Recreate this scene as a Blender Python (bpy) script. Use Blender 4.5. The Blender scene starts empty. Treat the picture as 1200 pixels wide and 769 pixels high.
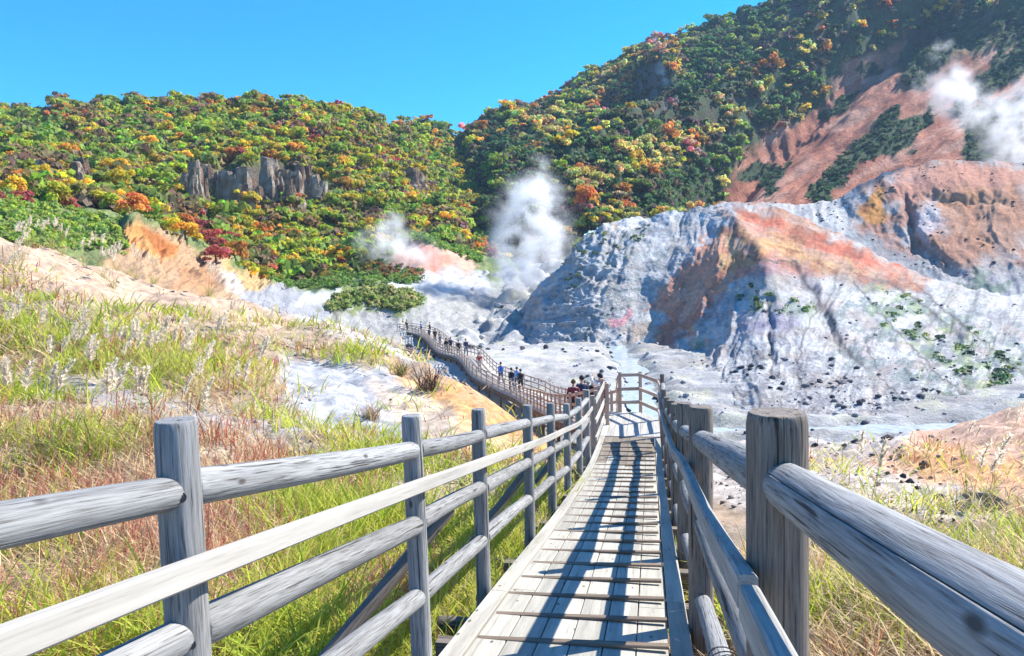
import bpy, math, random
import numpy as np
from mathutils import Vector, Matrix, Quaternion
rad = math.radians
random.seed(7)
rng = np.random.default_rng(11)
scene = bpy.context.scene
COL = scene.collection

# ------------------------------------------------------------------ camera, sky, sun, exposure
EYE = 10.0
PITCH, ROLL, FPX = math.atan2(59.5, 800.0), rad(1.5), 800.0
cp, sp_ = math.cos(PITCH), math.sin(PITCH)
FWD = np.array([0.0, cp, -sp_])
UP0 = np.array([0.0, sp_, cp]); RT0 = np.array([1.0, 0.0, 0.0])
RGT = math.cos(ROLL)*RT0 - math.sin(ROLL)*UP0
UPV = math.sin(ROLL)*RT0 + math.cos(ROLL)*UP0
cam_data = bpy.data.cameras.new('camera')
cam_data.lens = 24.0; cam_data.sensor_width = 36.0
cam_data.clip_start = 0.05; cam_data.clip_end = 20000
cam = bpy.data.objects.new('camera', cam_data); COL.objects.link(cam)
M = Matrix(((RGT[0], UPV[0], -FWD[0], 0), (RGT[1], UPV[1], -FWD[1], 0), (RGT[2], UPV[2], -FWD[2], EYE), (0, 0, 0, 1)))
cam.matrix_world = M
scene.camera = cam

SUN_DIR = np.array([0.92, 0.40, 0.0]); SUN_DIR /= np.linalg.norm(SUN_DIR)
SUN_EL = rad(42)
sun_vec = np.array([SUN_DIR[0]*math.cos(SUN_EL), SUN_DIR[1]*math.cos(SUN_EL), math.sin(SUN_EL)])
world = bpy.data.worlds.new('World'); scene.world = world; world.use_nodes = True
wn, wl = world.node_tree.nodes, world.node_tree.links
bg = wn['Background']; sky = wn.new('ShaderNodeTexSky'); sky.sky_type = 'NISHITA'; sky.sun_disc = False
sky.sun_elevation = SUN_EL; sky.sun_rotation = math.atan2(SUN_DIR[0], SUN_DIR[1])
sky.air_density = 1.0; sky.dust_density = 0.2; sky.ozone_density = 3.0
hs = wn.new('ShaderNodeHueSaturation'); hs.inputs['Saturation'].default_value = 1.9; hs.inputs['Hue'].default_value = 0.503; hs.inputs['Value'].default_value = 0.78
wl.new(sky.outputs[0], hs.inputs['Color']); wl.new(hs.outputs[0], bg.inputs['Color'])
bg.inputs['Strength'].default_value = 0.15
sd = bpy.data.lights.new('sun', 'SUN'); sd.energy = 4.5; sd.angle = rad(0.5); sd.color = (1.0, 0.95, 0.86)
so = bpy.data.objects.new('sun', sd); COL.objects.link(so)
so.rotation_euler = Vector(sun_vec).to_track_quat('Z', 'Y').to_euler(); so.location = (60, 20, 120)
scene.view_settings.view_transform = 'Standard'; scene.view_settings.look = 'None'
scene.view_settings.exposure = 1.3; scene.view_settings.gamma = 1.0
scene.render.engine = 'CYCLES'
cy = scene.cycles
cy.max_bounces = 8; cy.diffuse_bounces = 3; cy.glossy_bounces = 2; cy.transmission_bounces = 3; cy.transparent_max_bounces = 8; cy.volume_bounces = 5
cy.volume_step_rate = 1.0; cy.volume_max_steps = 96

# ------------------------------------------------------------------ maths helpers
def U(px, py, d):
    """photo pixel + distance ahead (metres along +Y) -> world point(s)"""
    px, py, d = np.broadcast_arrays(np.asarray(px, float), np.asarray(py, float), np.asarray(d, float))
    v = FWD + RGT*((px-600)/FPX)[..., None] + UPV*((384.5-py)/FPX)[..., None]
    p = v*(d/v[..., 1])[..., None]
    return p + np.array([0, 0, EYE])
def PJ(p):
    q = np.asarray(p, float) - np.array([0, 0, EYE])
    f = np.maximum(q@FWD, 1e-3)
    return 600+FPX*(q@RGT)/f, 384.5-FPX*(q@UPV)/f, f
def _hash(ix, iy, seed):
    ix = ix.astype(np.int64).astype(np.uint64); iy = iy.astype(np.int64).astype(np.uint64)
    h = (ix*np.uint64(374761393) + iy*np.uint64(668265263) + np.uint64(seed)*np.uint64(2246822519)) & np.uint64(0xffffffff)
    h = ((h ^ (h >> np.uint64(13)))*np.uint64(1274126177)) & np.uint64(0xffffffff)
    h = ((h ^ (h >> np.uint64(16)))*np.uint64(2654435761)) & np.uint64(0xffffffff)
    return ((h ^ (h >> np.uint64(15))) & np.uint64(0xffffff)).astype(float)/float(0xffffff)
def noise2(x, y, seed=0):
    x, y = np.broadcast_arrays(np.asarray(x, float), np.asarray(y, float))
    ix, iy = np.floor(x), np.floor(y); fx, fy = x-ix, y-iy
    u, v = fx*fx*fx*(fx*(fx*6-15)+10), fy*fy*fy*(fy*(fy*6-15)+10)
    def g(dx, dy):
        a = _hash(ix+dx, iy+dy, seed)*2*np.pi
        return np.cos(a)*(fx-dx)+np.sin(a)*(fy-dy)
    a, b, c, d = g(0, 0), g(1, 0), g(0, 1), g(1, 1)
    return ((a+(b-a)*u)*(1-v)+(c+(d-c)*u)*v)*1.5
def fbm(x, y, o=4, seed=0, gain=0.5, lac=2.03):
    s, a, f = 0, 1.0, 1.0
    for k in range(o):
        s = s+a*noise2(x*f+k*17.3, y*f-k*9.1, seed+k); a *= gain; f *= lac
    return s
def ridged(x, y, o=4, seed=0, gain=0.5, lac=2.1):
    s, a, f, n = 0, 1.0, 1.0, 0
    for k in range(o):
        s = s+a*(1-np.abs(noise2(x*f+k*17.3, y*f-k*9.1, seed+k))*2); n += a; a *= gain; f *= lac
    return s/n
def sstep(a, b, x):
    t = np.clip((x-a)/(b-a), 0, 1); return t*t*(3-2*t)
def catmull(xs, ys, x):
    xs, ys = np.asarray(xs, float), np.asarray(ys, float)
    h = np.diff(xs); dl = np.diff(ys)/h
    m = np.zeros_like(ys); m[0], m[-1] = dl[0], dl[-1]
    for i in range(1, len(xs)-1):
        m[i] = 0 if dl[i-1]*dl[i] <= 0 else 3*(h[i-1]+h[i])/((2*h[i]+h[i-1])/dl[i-1]+(h[i]+2*h[i-1])/dl[i])
    x = np.clip(x, xs[0], xs[-1]); k = np.clip(np.searchsorted(xs, x)-1, 0, len(xs)-2)
    t = (x-xs[k])/h[k]; t2, t3 = t*t, t*t*t
    return (2*t3-3*t2+1)*ys[k]+(t3-2*t2+t)*h[k]*m[k]+(-2*t3+3*t2)*ys[k+1]+(t3-t2)*h[k]*m[k+1]
def tag(o, label=None, cat=None, group=None, kind=None):
    if label: o['label'] = label
    if cat: o['category'] = cat
    if group: o['group'] = group
    if kind: o['kind'] = kind
    return o
def link(o, parent=None):
    COL.objects.link(o)
    if parent is not None: o.parent = parent
    return o
def empty(name, loc=(0, 0, 0), rz=0.0):
    o = bpy.data.objects.new(name, None); COL.objects.link(o); o.location = loc; o.rotation_euler = (0, 0, rz); o.empty_display_size = 0.2
    return o
def mesh_np(name, V, quads=None, tris=None, col=None, smooth=True):
    V = np.ascontiguousarray(V, dtype=np.float32).reshape(-1, 3)
    me = bpy.data.meshes.new(name); me.vertices.add(len(V)); me.vertices.foreach_set('co', V.ravel())
    parts, tot = [], []
    if quads is not None and len(quads): q = np.asarray(quads, np.int32); parts.append(q.ravel()); tot.append(np.full(len(q), 4, np.int32))
    if tris is not None and len(tris): t = np.asarray(tris, np.int32); parts.append(t.ravel()); tot.append(np.full(len(t), 3, np.int32))
    L = np.concatenate(parts); T = np.concatenate(tot)
    me.loops.add(len(L)); me.loops.foreach_set('vertex_index', L)
    me.polygons.add(len(T)); me.polygons.foreach_set('loop_start', np.concatenate([[0], np.cumsum(T)[:-1]]).astype(np.int32))
    if smooth: me.polygons.foreach_set('use_smooth', np.ones(len(T), bool))
    me.update(calc_edges=True)
    if col is not None:
        c = np.ones((len(V), 4), np.float32); c[:, :3] = np.asarray(col, np.float32).reshape(-1, 3)
        at = me.color_attributes.new('Col', 'FLOAT_COLOR', 'POINT'); at.data.foreach_set('color', c.ravel())
    return me
def obj(name, me, mat=None, parent=None, loc=None):
    o = bpy.data.objects.new(name, me); link(o, parent)
    if mat is not None and not me.materials: me.materials.append(mat)
    if loc is not None: o.location = loc
    return o
def grid_quads(nv, nu):
    i = np.arange(nv*nu).reshape(nv, nu)
    return np.stack([i[:-1, :-1], i[:-1, 1:], i[1:, 1:], i[1:, :-1]], -1).reshape(-1, 4)
def polyd(px, py, pts, closed=False):
    """distance to a polyline, and the parameter 0..1 along it"""
    best = np.full(np.shape(px), 1e9); par = np.zeros(np.shape(px))
    n = len(pts)-1
    for i in range(n):
        (ax, ay), (bx, by) = pts[i], pts[i+1]
        L2 = (bx-ax)**2+(by-ay)**2+1e-9
        t = np.clip(((px-ax)*(bx-ax)+(py-ay)*(by-ay))/L2, 0, 1)
        d = np.hypot(px-ax-t*(bx-ax), py-ay-t*(by-ay)); m = d < best
        best = np.where(m, d, best); par = np.where(m, (i+t)/n, par)
    return best, par
def inpoly(px, py, pts):
    r = np.zeros(np.shape(px), bool); n = len(pts)
    for i in range(n):
        x1, y1 = pts[i]; x2, y2 = pts[(i+1) % n]
        c = ((y1 > py) != (y2 > py)) & (px < (x2-x1)*(py-y1)/(y2-y1+1e-12)+x1)
        r ^= c
    return r
_WC = {}
def _warp(px, py, wf, seed):
    k = (id(px), wf, seed)
    if k not in _WC or _WC[k][0] is not px:
        if len(_WC) > 12: _WC.clear()
        _WC[k] = (px, fbm(px*wf, py*wf, 4, seed), fbm(px*wf+50, py*wf, 3, seed+9))
    return _WC[k][1:]
def softpoly(px, py, pts, soft=10, wamp=8, wf=0.03, seed=3):
    """soft-edged mask of a polygon, its edge roughened by noise"""
    q = np.array(pts, float); mg = soft+wamp*1.6; out = np.zeros(np.shape(px))
    a, b = _warp(px, py, wf, seed)
    m = (px > q[:, 0].min()-mg) & (px < q[:, 0].max()+mg) & (py > q[:, 1].min()-mg) & (py < q[:, 1].max()+mg)
    if not m.any(): return out
    wx = px[m]+wamp*a[m]; wy = py[m]+wamp*b[m]
    d, _ = polyd(wx, wy, list(pts)+[pts[0]])
    out[m] = sstep(-soft, soft, np.where(inpoly(wx, wy, pts), d, -d)); return out
def blobw(px, py, b, wamp=0.35, wf=0.05, seed=5):
    cx, cyy, rx, ry, ang = b
    a = rad(ang); dx, dy = px-cx, py-cyy
    u, v = (dx*math.cos(a)+dy*math.sin(a))/rx, (-dx*math.sin(a)+dy*math.cos(a))/ry
    r = np.hypot(u, v)+wamp*fbm(px*wf+cx, py*wf+cyy, 4, seed)
    return 1-sstep(0.55, 1.1, r)
def mixc(c, col, w):
    w = np.asarray(w)[..., None]; return c*(1-w)+np.array(col)*w

# ------------------------------------------------------------------ materials
def newmat(name):
    m = bpy.data.materials.new(name); m.use_nodes = True
    nt = m.node_tree; b = nt.nodes['Principled BSDF']; return m, nt, nt.nodes, nt.links, b
def N(nodes, t, **k):
    n = nodes.new(t)
    for a, v in k.items():
        if a in n.inputs.keys(): n.inputs[a].default_value = v
        else: setattr(n, a, v)
    return n
def rockmat(name, scale=1.0, bump=0.5, rough=0.92, vary=0.35, dist=0.3, speck=0.0, use_attr=True, base=(0.5, 0.5, 0.5)):
    m, nt, ns, ls, b = newmat(name)
    co = N(ns, 'ShaderNodeTexCoord')
    if use_attr: src = N(ns, 'ShaderNodeAttribute', attribute_name='Col').outputs['Color']
    else:
        rgb = N(ns, 'ShaderNodeRGB'); rgb.outputs[0].default_value = (*base, 1); src = rgb.outputs[0]
    n1 = N(ns, 'ShaderNodeTexNoise', Scale=scale, Detail=8.0, Roughness=0.68); ls.new(co.outputs['Object'], n1.inputs['Vector'])
    n2 = N(ns, 'ShaderNodeTexNoise', Scale=scale*7.3, Detail=6.0, Roughness=0.7); ls.new(co.outputs['Object'], n2.inputs['Vector'])
    add = N(ns, 'ShaderNodeMath', operation='ADD'); ls.new(n1.outputs['Fac'], add.inputs[0]); ls.new(n2.outputs['Fac'], add.inputs[1])
    mr = N(ns, 'ShaderNodeMapRange'); mr.inputs['From Min'].default_value = 0.72; mr.inputs['From Max'].default_value = 1.28
    mr.inputs['To Min'].default_value = 1-vary; mr.inputs['To Max'].default_value = 1+vary*0.75
    ls.new(add.outputs[0], mr.inputs['Value'])
    vm = N(ns, 'ShaderNodeVectorMath', operation='SCALE'); ls.new(src, vm.inputs[0]); ls.new(mr.outputs[0], vm.inputs['Scale'])
    out = vm.outputs[0]
    if speck > 0:
        vo = N(ns, 'ShaderNodeTexVoronoi', Scale=scale*5.0); ls.new(co.outputs['Object'], vo.inputs['Vector'])
        nm = N(ns, 'ShaderNodeTexNoise', Scale=scale*0.5, Detail=3.0); ls.new(co.outputs['Object'], nm.inputs['Vector']); nr = N(ns, 'ShaderNodeMapRange'); nr.inputs['From Min'].default_value = 0.47; nr.inputs['From Max'].default_value = 0.62; ls.new(nm.outputs['Fac'], nr.inputs['Value'])
        r = N(ns, 'ShaderNodeMapRange'); r.inputs['From Min'].default_value = 0.10; r.inputs['From Max'].default_value = 0.24
        r.inputs['To Min'].default_value = speck; r.inputs['To Max'].default_value = 0.0; ls.new(vo.outputs['Distance'], r.inputs['Value'])
        mx = N(ns, 'ShaderNodeMix', data_type='RGBA'); mx.inputs['B'].default_value = (0.03, 0.03, 0.035, 1)
        mk = N(ns, 'ShaderNodeMath', operation='MULTIPLY'); ls.new(r.outputs[0], mk.inputs[0]); ls.new(nr.outputs[0], mk.inputs[1]); ls.new(mk.outputs[0], mx.inputs['Factor']); ls.new(out, mx.inputs['A']); out = mx.outputs['Result']
    ls.new(out, b.inputs['Base Color'])
    b.inputs['Roughness'].default_value = rough; b.inputs['Specular IOR Level'].default_value = 0.15
    bp = N(ns, 'ShaderNodeBump', Strength=bump, Distance=dist); ls.new(add.outputs[0], bp.inputs['Height']); ls.new(bp.outputs[0], b.inputs['Normal'])
    return m
def woodmat(name, c1, c2, c3, grain=1.0, knots=True, bump=0.35, coord='Object', rough=0.85, checks=0.25):
    """weathered timber, grain along the piece's own Z axis; every piece offset by its own random"""
    m, nt, ns, ls, b = newmat(name)
    co = N(ns, 'ShaderNodeTexCoord'); oi = N(ns, 'ShaderNodeObjectInfo')
    off = N(ns, 'ShaderNodeVectorMath', operation='SCALE'); cx = N(ns, 'ShaderNodeCombineXYZ')
    for i in range(3): ls.new(oi.outputs['Random'], cx.inputs[i])
    ls.new(cx.outputs[0], off.inputs[0]); off.inputs['Scale'].default_value = 37.0
    ad = N(ns, 'ShaderNodeVectorMath', operation='ADD'); ls.new(co.outputs[coord], ad.inputs[0]); ls.new(off.outputs[0], ad.inputs[1])
    wob = N(ns, 'ShaderNodeTexNoise', Scale=2.2, Detail=2.0); ls.new(ad.outputs[0], wob.inputs['Vector'])
    wsc = N(ns, 'ShaderNodeVectorMath', operation='SCALE'); ls.new(wob.outputs['Color'], wsc.inputs[0]); wsc.inputs['Scale'].default_value = 0.02
    ad2 = N(ns, 'ShaderNodeVectorMath', operation='ADD'); ls.new(ad.outputs[0], ad2.inputs[0]); ls.new(wsc.outputs[0], ad2.inputs[1])
    mp = N(ns, 'ShaderNodeMapping'); mp.inputs['Scale'].default_value = (170*grain, 170*grain, 6.0*grain); ls.new(ad2.outputs[0], mp.inputs['Vector'])
    g = N(ns, 'ShaderNodeTexNoise', Scale=1.0, Detail=7.0, Roughness=0.62); ls.new(mp.outputs[0], g.inputs['Vector'])
    mp2 = N(ns, 'ShaderNodeMapping'); mp2.inputs['Scale'].default_value = (16*grain, 16*grain, 1.1*grain); ls.new(ad.outputs[0], mp2.inputs['Vector'])
    g2 = N(ns, 'ShaderNodeTexNoise', Scale=1.0, Detail=5.0, Roughness=0.6); ls.new(mp2.outputs[0], g2.inputs['Vector'])
    cr = N(ns, 'ShaderNodeValToRGB'); e = cr.color_ramp.elements
    e[0].position, e[0].color = 0.31, (*c3, 1); e[1].position, e[1].color = 0.60, (*c1, 1)
    k = cr.color_ramp.elements.new(0.42); k.color = (*c2, 1)
    ls.new(g.outputs['Fac'], cr.inputs[0])
    mr = N(ns, 'ShaderNodeMapRange'); mr.inputs['From Min'].default_value = 0.3; mr.inputs['From Max'].default_value = 0.7
    mr.inputs['To Min'].default_value = 0.7; mr.inputs['To Max'].default_value = 1.15; ls.new(g2.outputs['Fac'], mr.inputs['Value'])
    rv = N(ns, 'ShaderNodeMapRange'); rv.inputs['To Min'].default_value = 0.86; rv.inputs['To Max'].default_value = 1.1; ls.new(oi.outputs['Random'], rv.inputs['Value'])
    mm = N(ns, 'ShaderNodeMath', operation='MULTIPLY'); ls.new(mr.outputs[0], mm.inputs[0]); ls.new(rv.outputs[0], mm.inputs[1])
    vm = N(ns, 'ShaderNodeVectorMath', operation='SCALE'); ls.new(cr.outputs[0], vm.inputs[0]); ls.new(mm.outputs[0], vm.inputs['Scale'])
    out = vm.outputs[0]
    mpc = N(ns, 'ShaderNodeMapping'); mpc.inputs['Scale'].default_value = (48, 48, 1.1); ls.new(ad2.outputs[0], mpc.inputs['Vector'])
    nc = N(ns, 'ShaderNodeTexNoise', Scale=1.0, Detail=3.0, Roughness=0.5); ls.new(mpc.outputs[0], nc.inputs['Vector'])
    rc_ = N(ns, 'ShaderNodeMapRange'); rc_.inputs['From Min'].default_value = 0.625; rc_.inputs['From Max'].default_value = 0.66; rc_.inputs['To Max'].default_value = checks; ls.new(nc.outputs['Fac'], rc_.inputs['Value'])
    mxc = N(ns, 'ShaderNodeMix', data_type='RGBA'); mxc.inputs['B'].default_value = (0.02, 0.016, 0.013, 1); ls.new(rc_.outputs[0], mxc.inputs['Factor']); ls.new(out, mxc.inputs['A']); out = mxc.outputs['Result']
    if knots:
        mp3 = N(ns, 'ShaderNodeMapping'); mp3.inputs['Scale'].default_value = (9, 9, 4.0); ls.new(ad.outputs[0], mp3.inputs['Vector'])
        vo = N(ns, 'ShaderNodeTexVoronoi', Scale=1.0); ls.new(mp3.outputs[0], vo.inputs['Vector'])
        r = N(ns, 'ShaderNodeMapRange'); r.inputs['From Min'].default_value = 0.06; r.inputs['From Max'].default_value = 0.12
        r.inputs['To Min'].default_value = 0.8; r.inputs['To Max'].default_value = 0.0; ls.new(vo.outputs['Distance'], r.inputs['Value'])
        mx = N(ns, 'ShaderNodeMix', data_type='RGBA'); mx.inputs['B'].default_value = (0.035, 0.025, 0.018, 1)
        ls.new(r.outputs[0], mx.inputs['Factor']); ls.new(out, mx.inputs['A']); out = mx.outputs['Result']
    ls.new(out, b.inputs['Base Color']); b.inputs['Roughness'].default_value = rough; b.inputs['Specular IOR Level'].default_value = 0.3
    bp = N(ns, 'ShaderNodeBump', Strength=bump, Distance=0.004); ls.new(g.outputs['Fac'], bp.inputs['Height']); ls.new(bp.outputs[0], b.inputs['Normal'])
    return m
def flatmat(name, color, rough=0.8, vary=0.15, scale=20.0):
    m, nt, ns, ls, b = newmat(name)
    co = N(ns, 'ShaderNodeTexCoord'); n1 = N(ns, 'ShaderNodeTexNoise', Scale=scale, Detail=4.0); ls.new(co.outputs['Object'], n1.inputs['Vector'])
    mr = N(ns, 'ShaderNodeMapRange'); mr.inputs['To Min'].default_value = 1-vary*2; mr.inputs['To Max'].default_value = 1+vary*2; ls.new(n1.outputs['Fac'], mr.inputs['Value'])
    vm = N(ns, 'ShaderNodeVectorMath', operation='SCALE'); vm.inputs[0].default_value = color[:3]; ls.new(mr.outputs[0], vm.inputs['Scale'])
    ls.new(vm.outputs[0], b.inputs['Base Color']); b.inputs['Roughness'].default_value = rough
    return m
def leafmat(name, src='attr', trans=0.35):
    m, nt, ns, ls, b = newmat(name)
    if src == 'attr': c = N(ns, 'ShaderNodeAttribute', attribute_name='Col').outputs['Color']
    else:
        oi = N(ns, 'ShaderNodeObjectInfo'); at = N(ns, 'ShaderNodeAttribute', attribute_name='Col')
        vm = N(ns, 'ShaderNodeVectorMath', operation='MULTIPLY'); ls.new(oi.outputs['Color'], vm.inputs[0]); ls.new(at.outputs['Color'], vm.inputs[1]); c = vm.outputs[0]
    b.inputs['Roughness'].default_value = 0.6; b.inputs['Specular IOR Level'].default_value = 0.2
    ls.new(c, b.inputs['Base Color'])
    tr = N(ns, 'ShaderNodeBsdfTranslucent'); ls.new(c, tr.inputs['Color'])
    mx = N(ns, 'ShaderNodeMixShader'); mx.inputs[0].default_value = trans
    ls.new(b.outputs[0], mx.inputs[1]); ls.new(tr.outputs[0], mx.inputs[2]); ls.new(mx.outputs[0], ns['Material Output'].inputs['Surface'])
    return m
M_near = rockmat('soil_near', scale=1.6, bump=0.6, vary=0.4, dist=0.06, speck=0.5)
M_rock = rockmat('mineral_slope', scale=0.55, bump=0.85, vary=0.40, dist=0.45, speck=0.38)
M_floor = rockmat('valley_mud', scale=0.55, bump=0.6, vary=0.3, dist=0.3, speck=0.45)
M_hill = rockmat('hill_ground', scale=0.12, bump=0.8, vary=0.5, dist=2.0)
M_boulder = rockmat('boulder', scale=2.2, bump=0.8, vary=0.5, dist=0.12, use_attr=True)
M_cliff = rockmat('cliff_rock', scale=0.35, bump=0.9, vary=0.45, dist=0.8)
M_leaf = leafmat('leaves_mass', 'attr', 0.55)
M_leafo = leafmat('leaves_tree', 'obj', 0.55)
M_grass = leafmat('grass_blades', 'attr', 0.5)
M_plume = leafmat('plume', 'attr', 0.8)
M_log = woodmat('weathered_log', (0.31, 0.31, 0.305), (0.20, 0.195, 0.19), (0.05, 0.042, 0.036), 1.0, bump=0.6, checks=0.85)
M_logd = woodmat('weathered_log_brown', (0.25, 0.21, 0.175), (0.16, 0.13, 0.105), (0.03, 0.023, 0.018), 1.0, bump=0.6, checks=0.85)
M_plank = woodmat('bleached_plank', (0.43, 0.405, 0.345), (0.41, 0.38, 0.32), (0.34, 0.305, 0.25), 0.8, knots=True, bump=0.2)
M_plank2 = woodmat('worn_plank', (0.28, 0.235, 0.18), (0.21, 0.17, 0.13), (0.09, 0.07, 0.05), 0.8, knots=False)
M_cleat = woodmat('cleat_wood', (0.25, 0.19, 0.14), (0.18, 0.135, 0.10), (0.05, 0.038, 0.03), 1.0, knots=False)
M_white = woodmat('pale_rail_wood', (0.46, 0.435, 0.39), (0.44, 0.41, 0.365), (0.37, 0.335, 0.29), 0.8, knots=False, bump=0.1)
M_blueish = woodmat('handrail_wood', (0.36, 0.35, 0.33), (0.29, 0.28, 0.26), (0.13, 0.12, 0.11), 0.8, knots=False, bump=0.2)
M_cream = woodmat('cream_fence_wood', (0.50, 0.39, 0.31), (0.45, 0.34, 0.27), (0.30, 0.22, 0.17), 0.6, knots=False, bump=0.1)
M_bark = flatmat('bark', (0.09, 0.07, 0.055), 0.9, 0.3, 6.0)
M_metal = flatmat('dark_wire', (0.03, 0.03, 0.035), 0.5)
M_plastic = flatmat('white_plastic', (0.75, 0.76, 0.78), 0.4, 0.05)
# ------------------------------------------------------------------ walkway geometry shared by everything
DY = [-4, 0, 4.0, 5.2, 9.1, 14.1, 16.2, 17.5, 22.0]
DZ = [-0.78, -1.50, -2.22, -2.43, -3.13, -3.80, -3.90, -3.92, -3.93]
def deckz(y): return EYE+catmull(DY, DZ, np.asarray(y, float))
def deckc(y): return -0.497+0.2015*np.asarray(y, float)
HALFX = 0.735
AX = np.array([0.2015, 1.0, 0]); AX /= np.linalg.norm(AX)
PERP = np.array([AX[1], -AX[0], 0])
# lower walkway: left edge (plan) and height
LW = np.array([(2.43, 17.6, -3.92), (2.12, 21, -4.65), (1.85, 27, -5.8), (1.4, 35, -7.0), (0.25, 46, -8.3), (-1.43, 52, -8.5), (-3.3, 58, -8.5),
               (-5.5, 68, -8.0), (-8.9, 80, -8.5), (-13.4, 98, -8.0), (-17.8, 106, -7.8), (-20.5, 110, -7.8)])
_s = np.concatenate([[0], np.cumsum(np.hypot(np.diff(LW[:, 0]), np.diff(LW[:, 1])))])
LWLEN = _s[-1]
def lw(s):
    s = np.asarray(s, float)
    return np.stack([catmull(_s, LW[:, 0], s), catmull(_s, LW[:, 1], s), EYE+catmull(_s, LW[:, 2], s)], -1)
def lwn(s):
    a, b = lw(np.asarray(s)-0.6), lw(np.asarray(s)+0.6)
    t = b-a; t[..., 2] = 0; t /= np.linalg.norm(t, axis=-1, keepdims=True)
    return t, np.stack([t[..., 1], -t[..., 0], np.zeros_like(t[..., 0])], -1)
def lwwid(s): return np.interp(s, [0, 4, 14, 30], [0.7, 1.2, 1.65, 2.2])

# ------------------------------------------------------------------ near ground (thin-plate surface through surveyed points)
ctl = []
def C(px, py, d): ctl.append(tuple(U(px, py, d)))
for y, dz in ((-4, -1.7), (0, -2.0), (4, -2.75), (9, -3.7), (14, -4.5), (18, -5.1), (22, -6.3), (27, -7.6), (33, -9.0), (42, -10.2)):
    ctl.append((float(deckc(y)) if y < 20 else 3.0, y, EYE+dz))
for v in ((-6, -4, -1.4), (8, -4, -1.2), (-14, -2, 0.0), (16, -2, -0.8), (-9, 4, -1.9), (-20, 6, 0.6), (12, 4, -2.2), (-30, 16, 1.6), (30, 10, -2.6)): ctl.append((v[0], v[1], EYE+v[2]))
for v in ((0, 769, 4.5), (0, 600, 8.5), (0, 450, 16), (0, 350, 25), (0, 285, 34), (-150, 262, 40), (-200, 400, 22),
          (200, 650, 6.3), (200, 500, 12), (200, 420, 20), (200, 365, 32), (250, 352, 40), (120, 318, 38),
          (350, 600, 8.6), (350, 500, 16), (350, 440, 27), (350, 392, 46),
          (450, 560, 11), (450, 480, 20), (450, 424, 45), (520, 500, 18), (525, 448, 38), (600, 505, 20), (600, 482, 30),
          (640, 560, 11.5), (655, 520, 17), (655, 500, 23),
          (1000, 700, 5.0), (1100, 769, 3.6), (1100, 650, 7), (1190, 600, 9), (1000, 600, 9.5), (900, 600, 10), (1000, 555, 17), (880, 560, 15),
          (1000, 525, 30), (1100, 560, 15), (1200, 560, 14), (1200, 492, 25), (1260, 470, 27), (1100, 513, 28), (1400, 480, 26), (1030, 524, 33), (850, 535, 24), (800, 530, 27)): C(*v)
# beyond the brink the bank falls to the valley floor
for v in ((-60, 60, -2.5), (-38, 55, -3), (-30, 60, -7), (-20, 62, -10.5), (-14, 62, -11.5), (-8, 58, -12), (-4.5, 50, -12), (-1.5, 44, -12), (2.5, 40, -11.2), (6, 38, -10.8),
          (-5.5, 62, -12), (12, 40, -11), (20, 44, -11.5), (32, 44, -11.5), (45, 40, -10), (0, 62, -13), (-30, 75, -11), (30, 60, -13), (-12, 75, -13), (10, 75, -14), (-60, 75, -6)):
    ctl.append((v[0], v[1], EYE+v[2]))
ctl = np.array(ctl)
def tps_fit(P, z, lam=0.02):
    d = np.hypot(P[:, None, 0]-P[None, :, 0], P[:, None, 1]-P[None, :, 1])
    K = np.where(d > 0, d*d*np.log(d+1e-12), 0)+lam*np.eye(len(P))
    A = np.zeros((len(P)+3, len(P)+3)); A[:len(P), :len(P)] = K
    A[:len(P), len(P):] = np.c_[np.ones(len(P)), P]; A[len(P):, :len(P)] = A[:len(P), len(P):].T
    return np.linalg.solve(A, np.r_[z, 0, 0, 0])
TW = tps_fit(ctl[:, :2], ctl[:, 2])
def tps(x, y):
    sh = np.shape(x); x, y = np.ravel(x), np.ravel(y); out = np.zeros(len(x))
    for i in range(0, len(x), 60000):
        a, b = x[i:i+60000], y[i:i+60000]
        d2 = (a[:, None]-ctl[None, :, 0])**2+(b[:, None]-ctl[None, :, 1])**2
        out[i:i+60000] = (0.5*d2*np.log(d2+1e-12))@TW[:-3]+TW[-3]+TW[-2]*a+TW[-1]*b
    return out.reshape(sh)
def near_z(x, y):
    z = tps(x, y)
    z = np.where(z > EYE+9, EYE+9, z)
    a = sstep(2, 25, y)
    z = z+fbm(x*0.35, y*0.35, 5, 21)*(0.10+0.30*a)+fbm(x*1.9, y*1.9, 3, 41)*0.05
    dk = np.abs(x-deckc(y)); z = np.where((y < 20), np.minimum(z, deckz(y)-0.42+1.4*np.maximum(dk-1.0, 0)), z)
    # keep clear of the lower walkway
    s = np.linspace(0, 60, 61); w = lw(s)+lwn(s)[1]*(lwwid(s)/2)[:, None]
    m = (y > 15) & (y < 75) & (np.abs(x) < 14)
    if np.any(m):
        xm, ym = x[m], y[m]; d2 = (xm[:, None]-w[None, :, 0])**2+(ym[:, None]-w[None, :, 1])**2
        k = d2.argmin(1); dd = np.sqrt(d2[np.arange(len(k)), k])
        cap = w[k, 2]-0.8+0.8*np.maximum(dd-1.6, 0)
        zz = z[m]; zz = np.minimum(zz, cap); z = z.copy(); z[m] = zz
    return z
vv = np.linspace(0, 1, 430); yy = -7+ (90*(vv**1.9))
uu = np.linspace(-1, 1, 460)
Y = np.repeat(yy[:, None], len(uu), 1); X = uu[None, :]*(9+1.02*(Y+7))*(0.85+0.15*np.abs(uu[None, :]))
Z = near_z(X, Y)
Pn = np.stack([X, Y, Z], -1)
px, py, pf = PJ(Pn)
c = np.zeros(Pn.shape)+np.array((0.30, 0.22, 0.155))
w1 = sstep(-0.3, 0.4, fbm(X*0.5, Y*0.5, 4, 77)); c = mixc(c, (0.34, 0.29, 0.22), w1*0.7)
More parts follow.
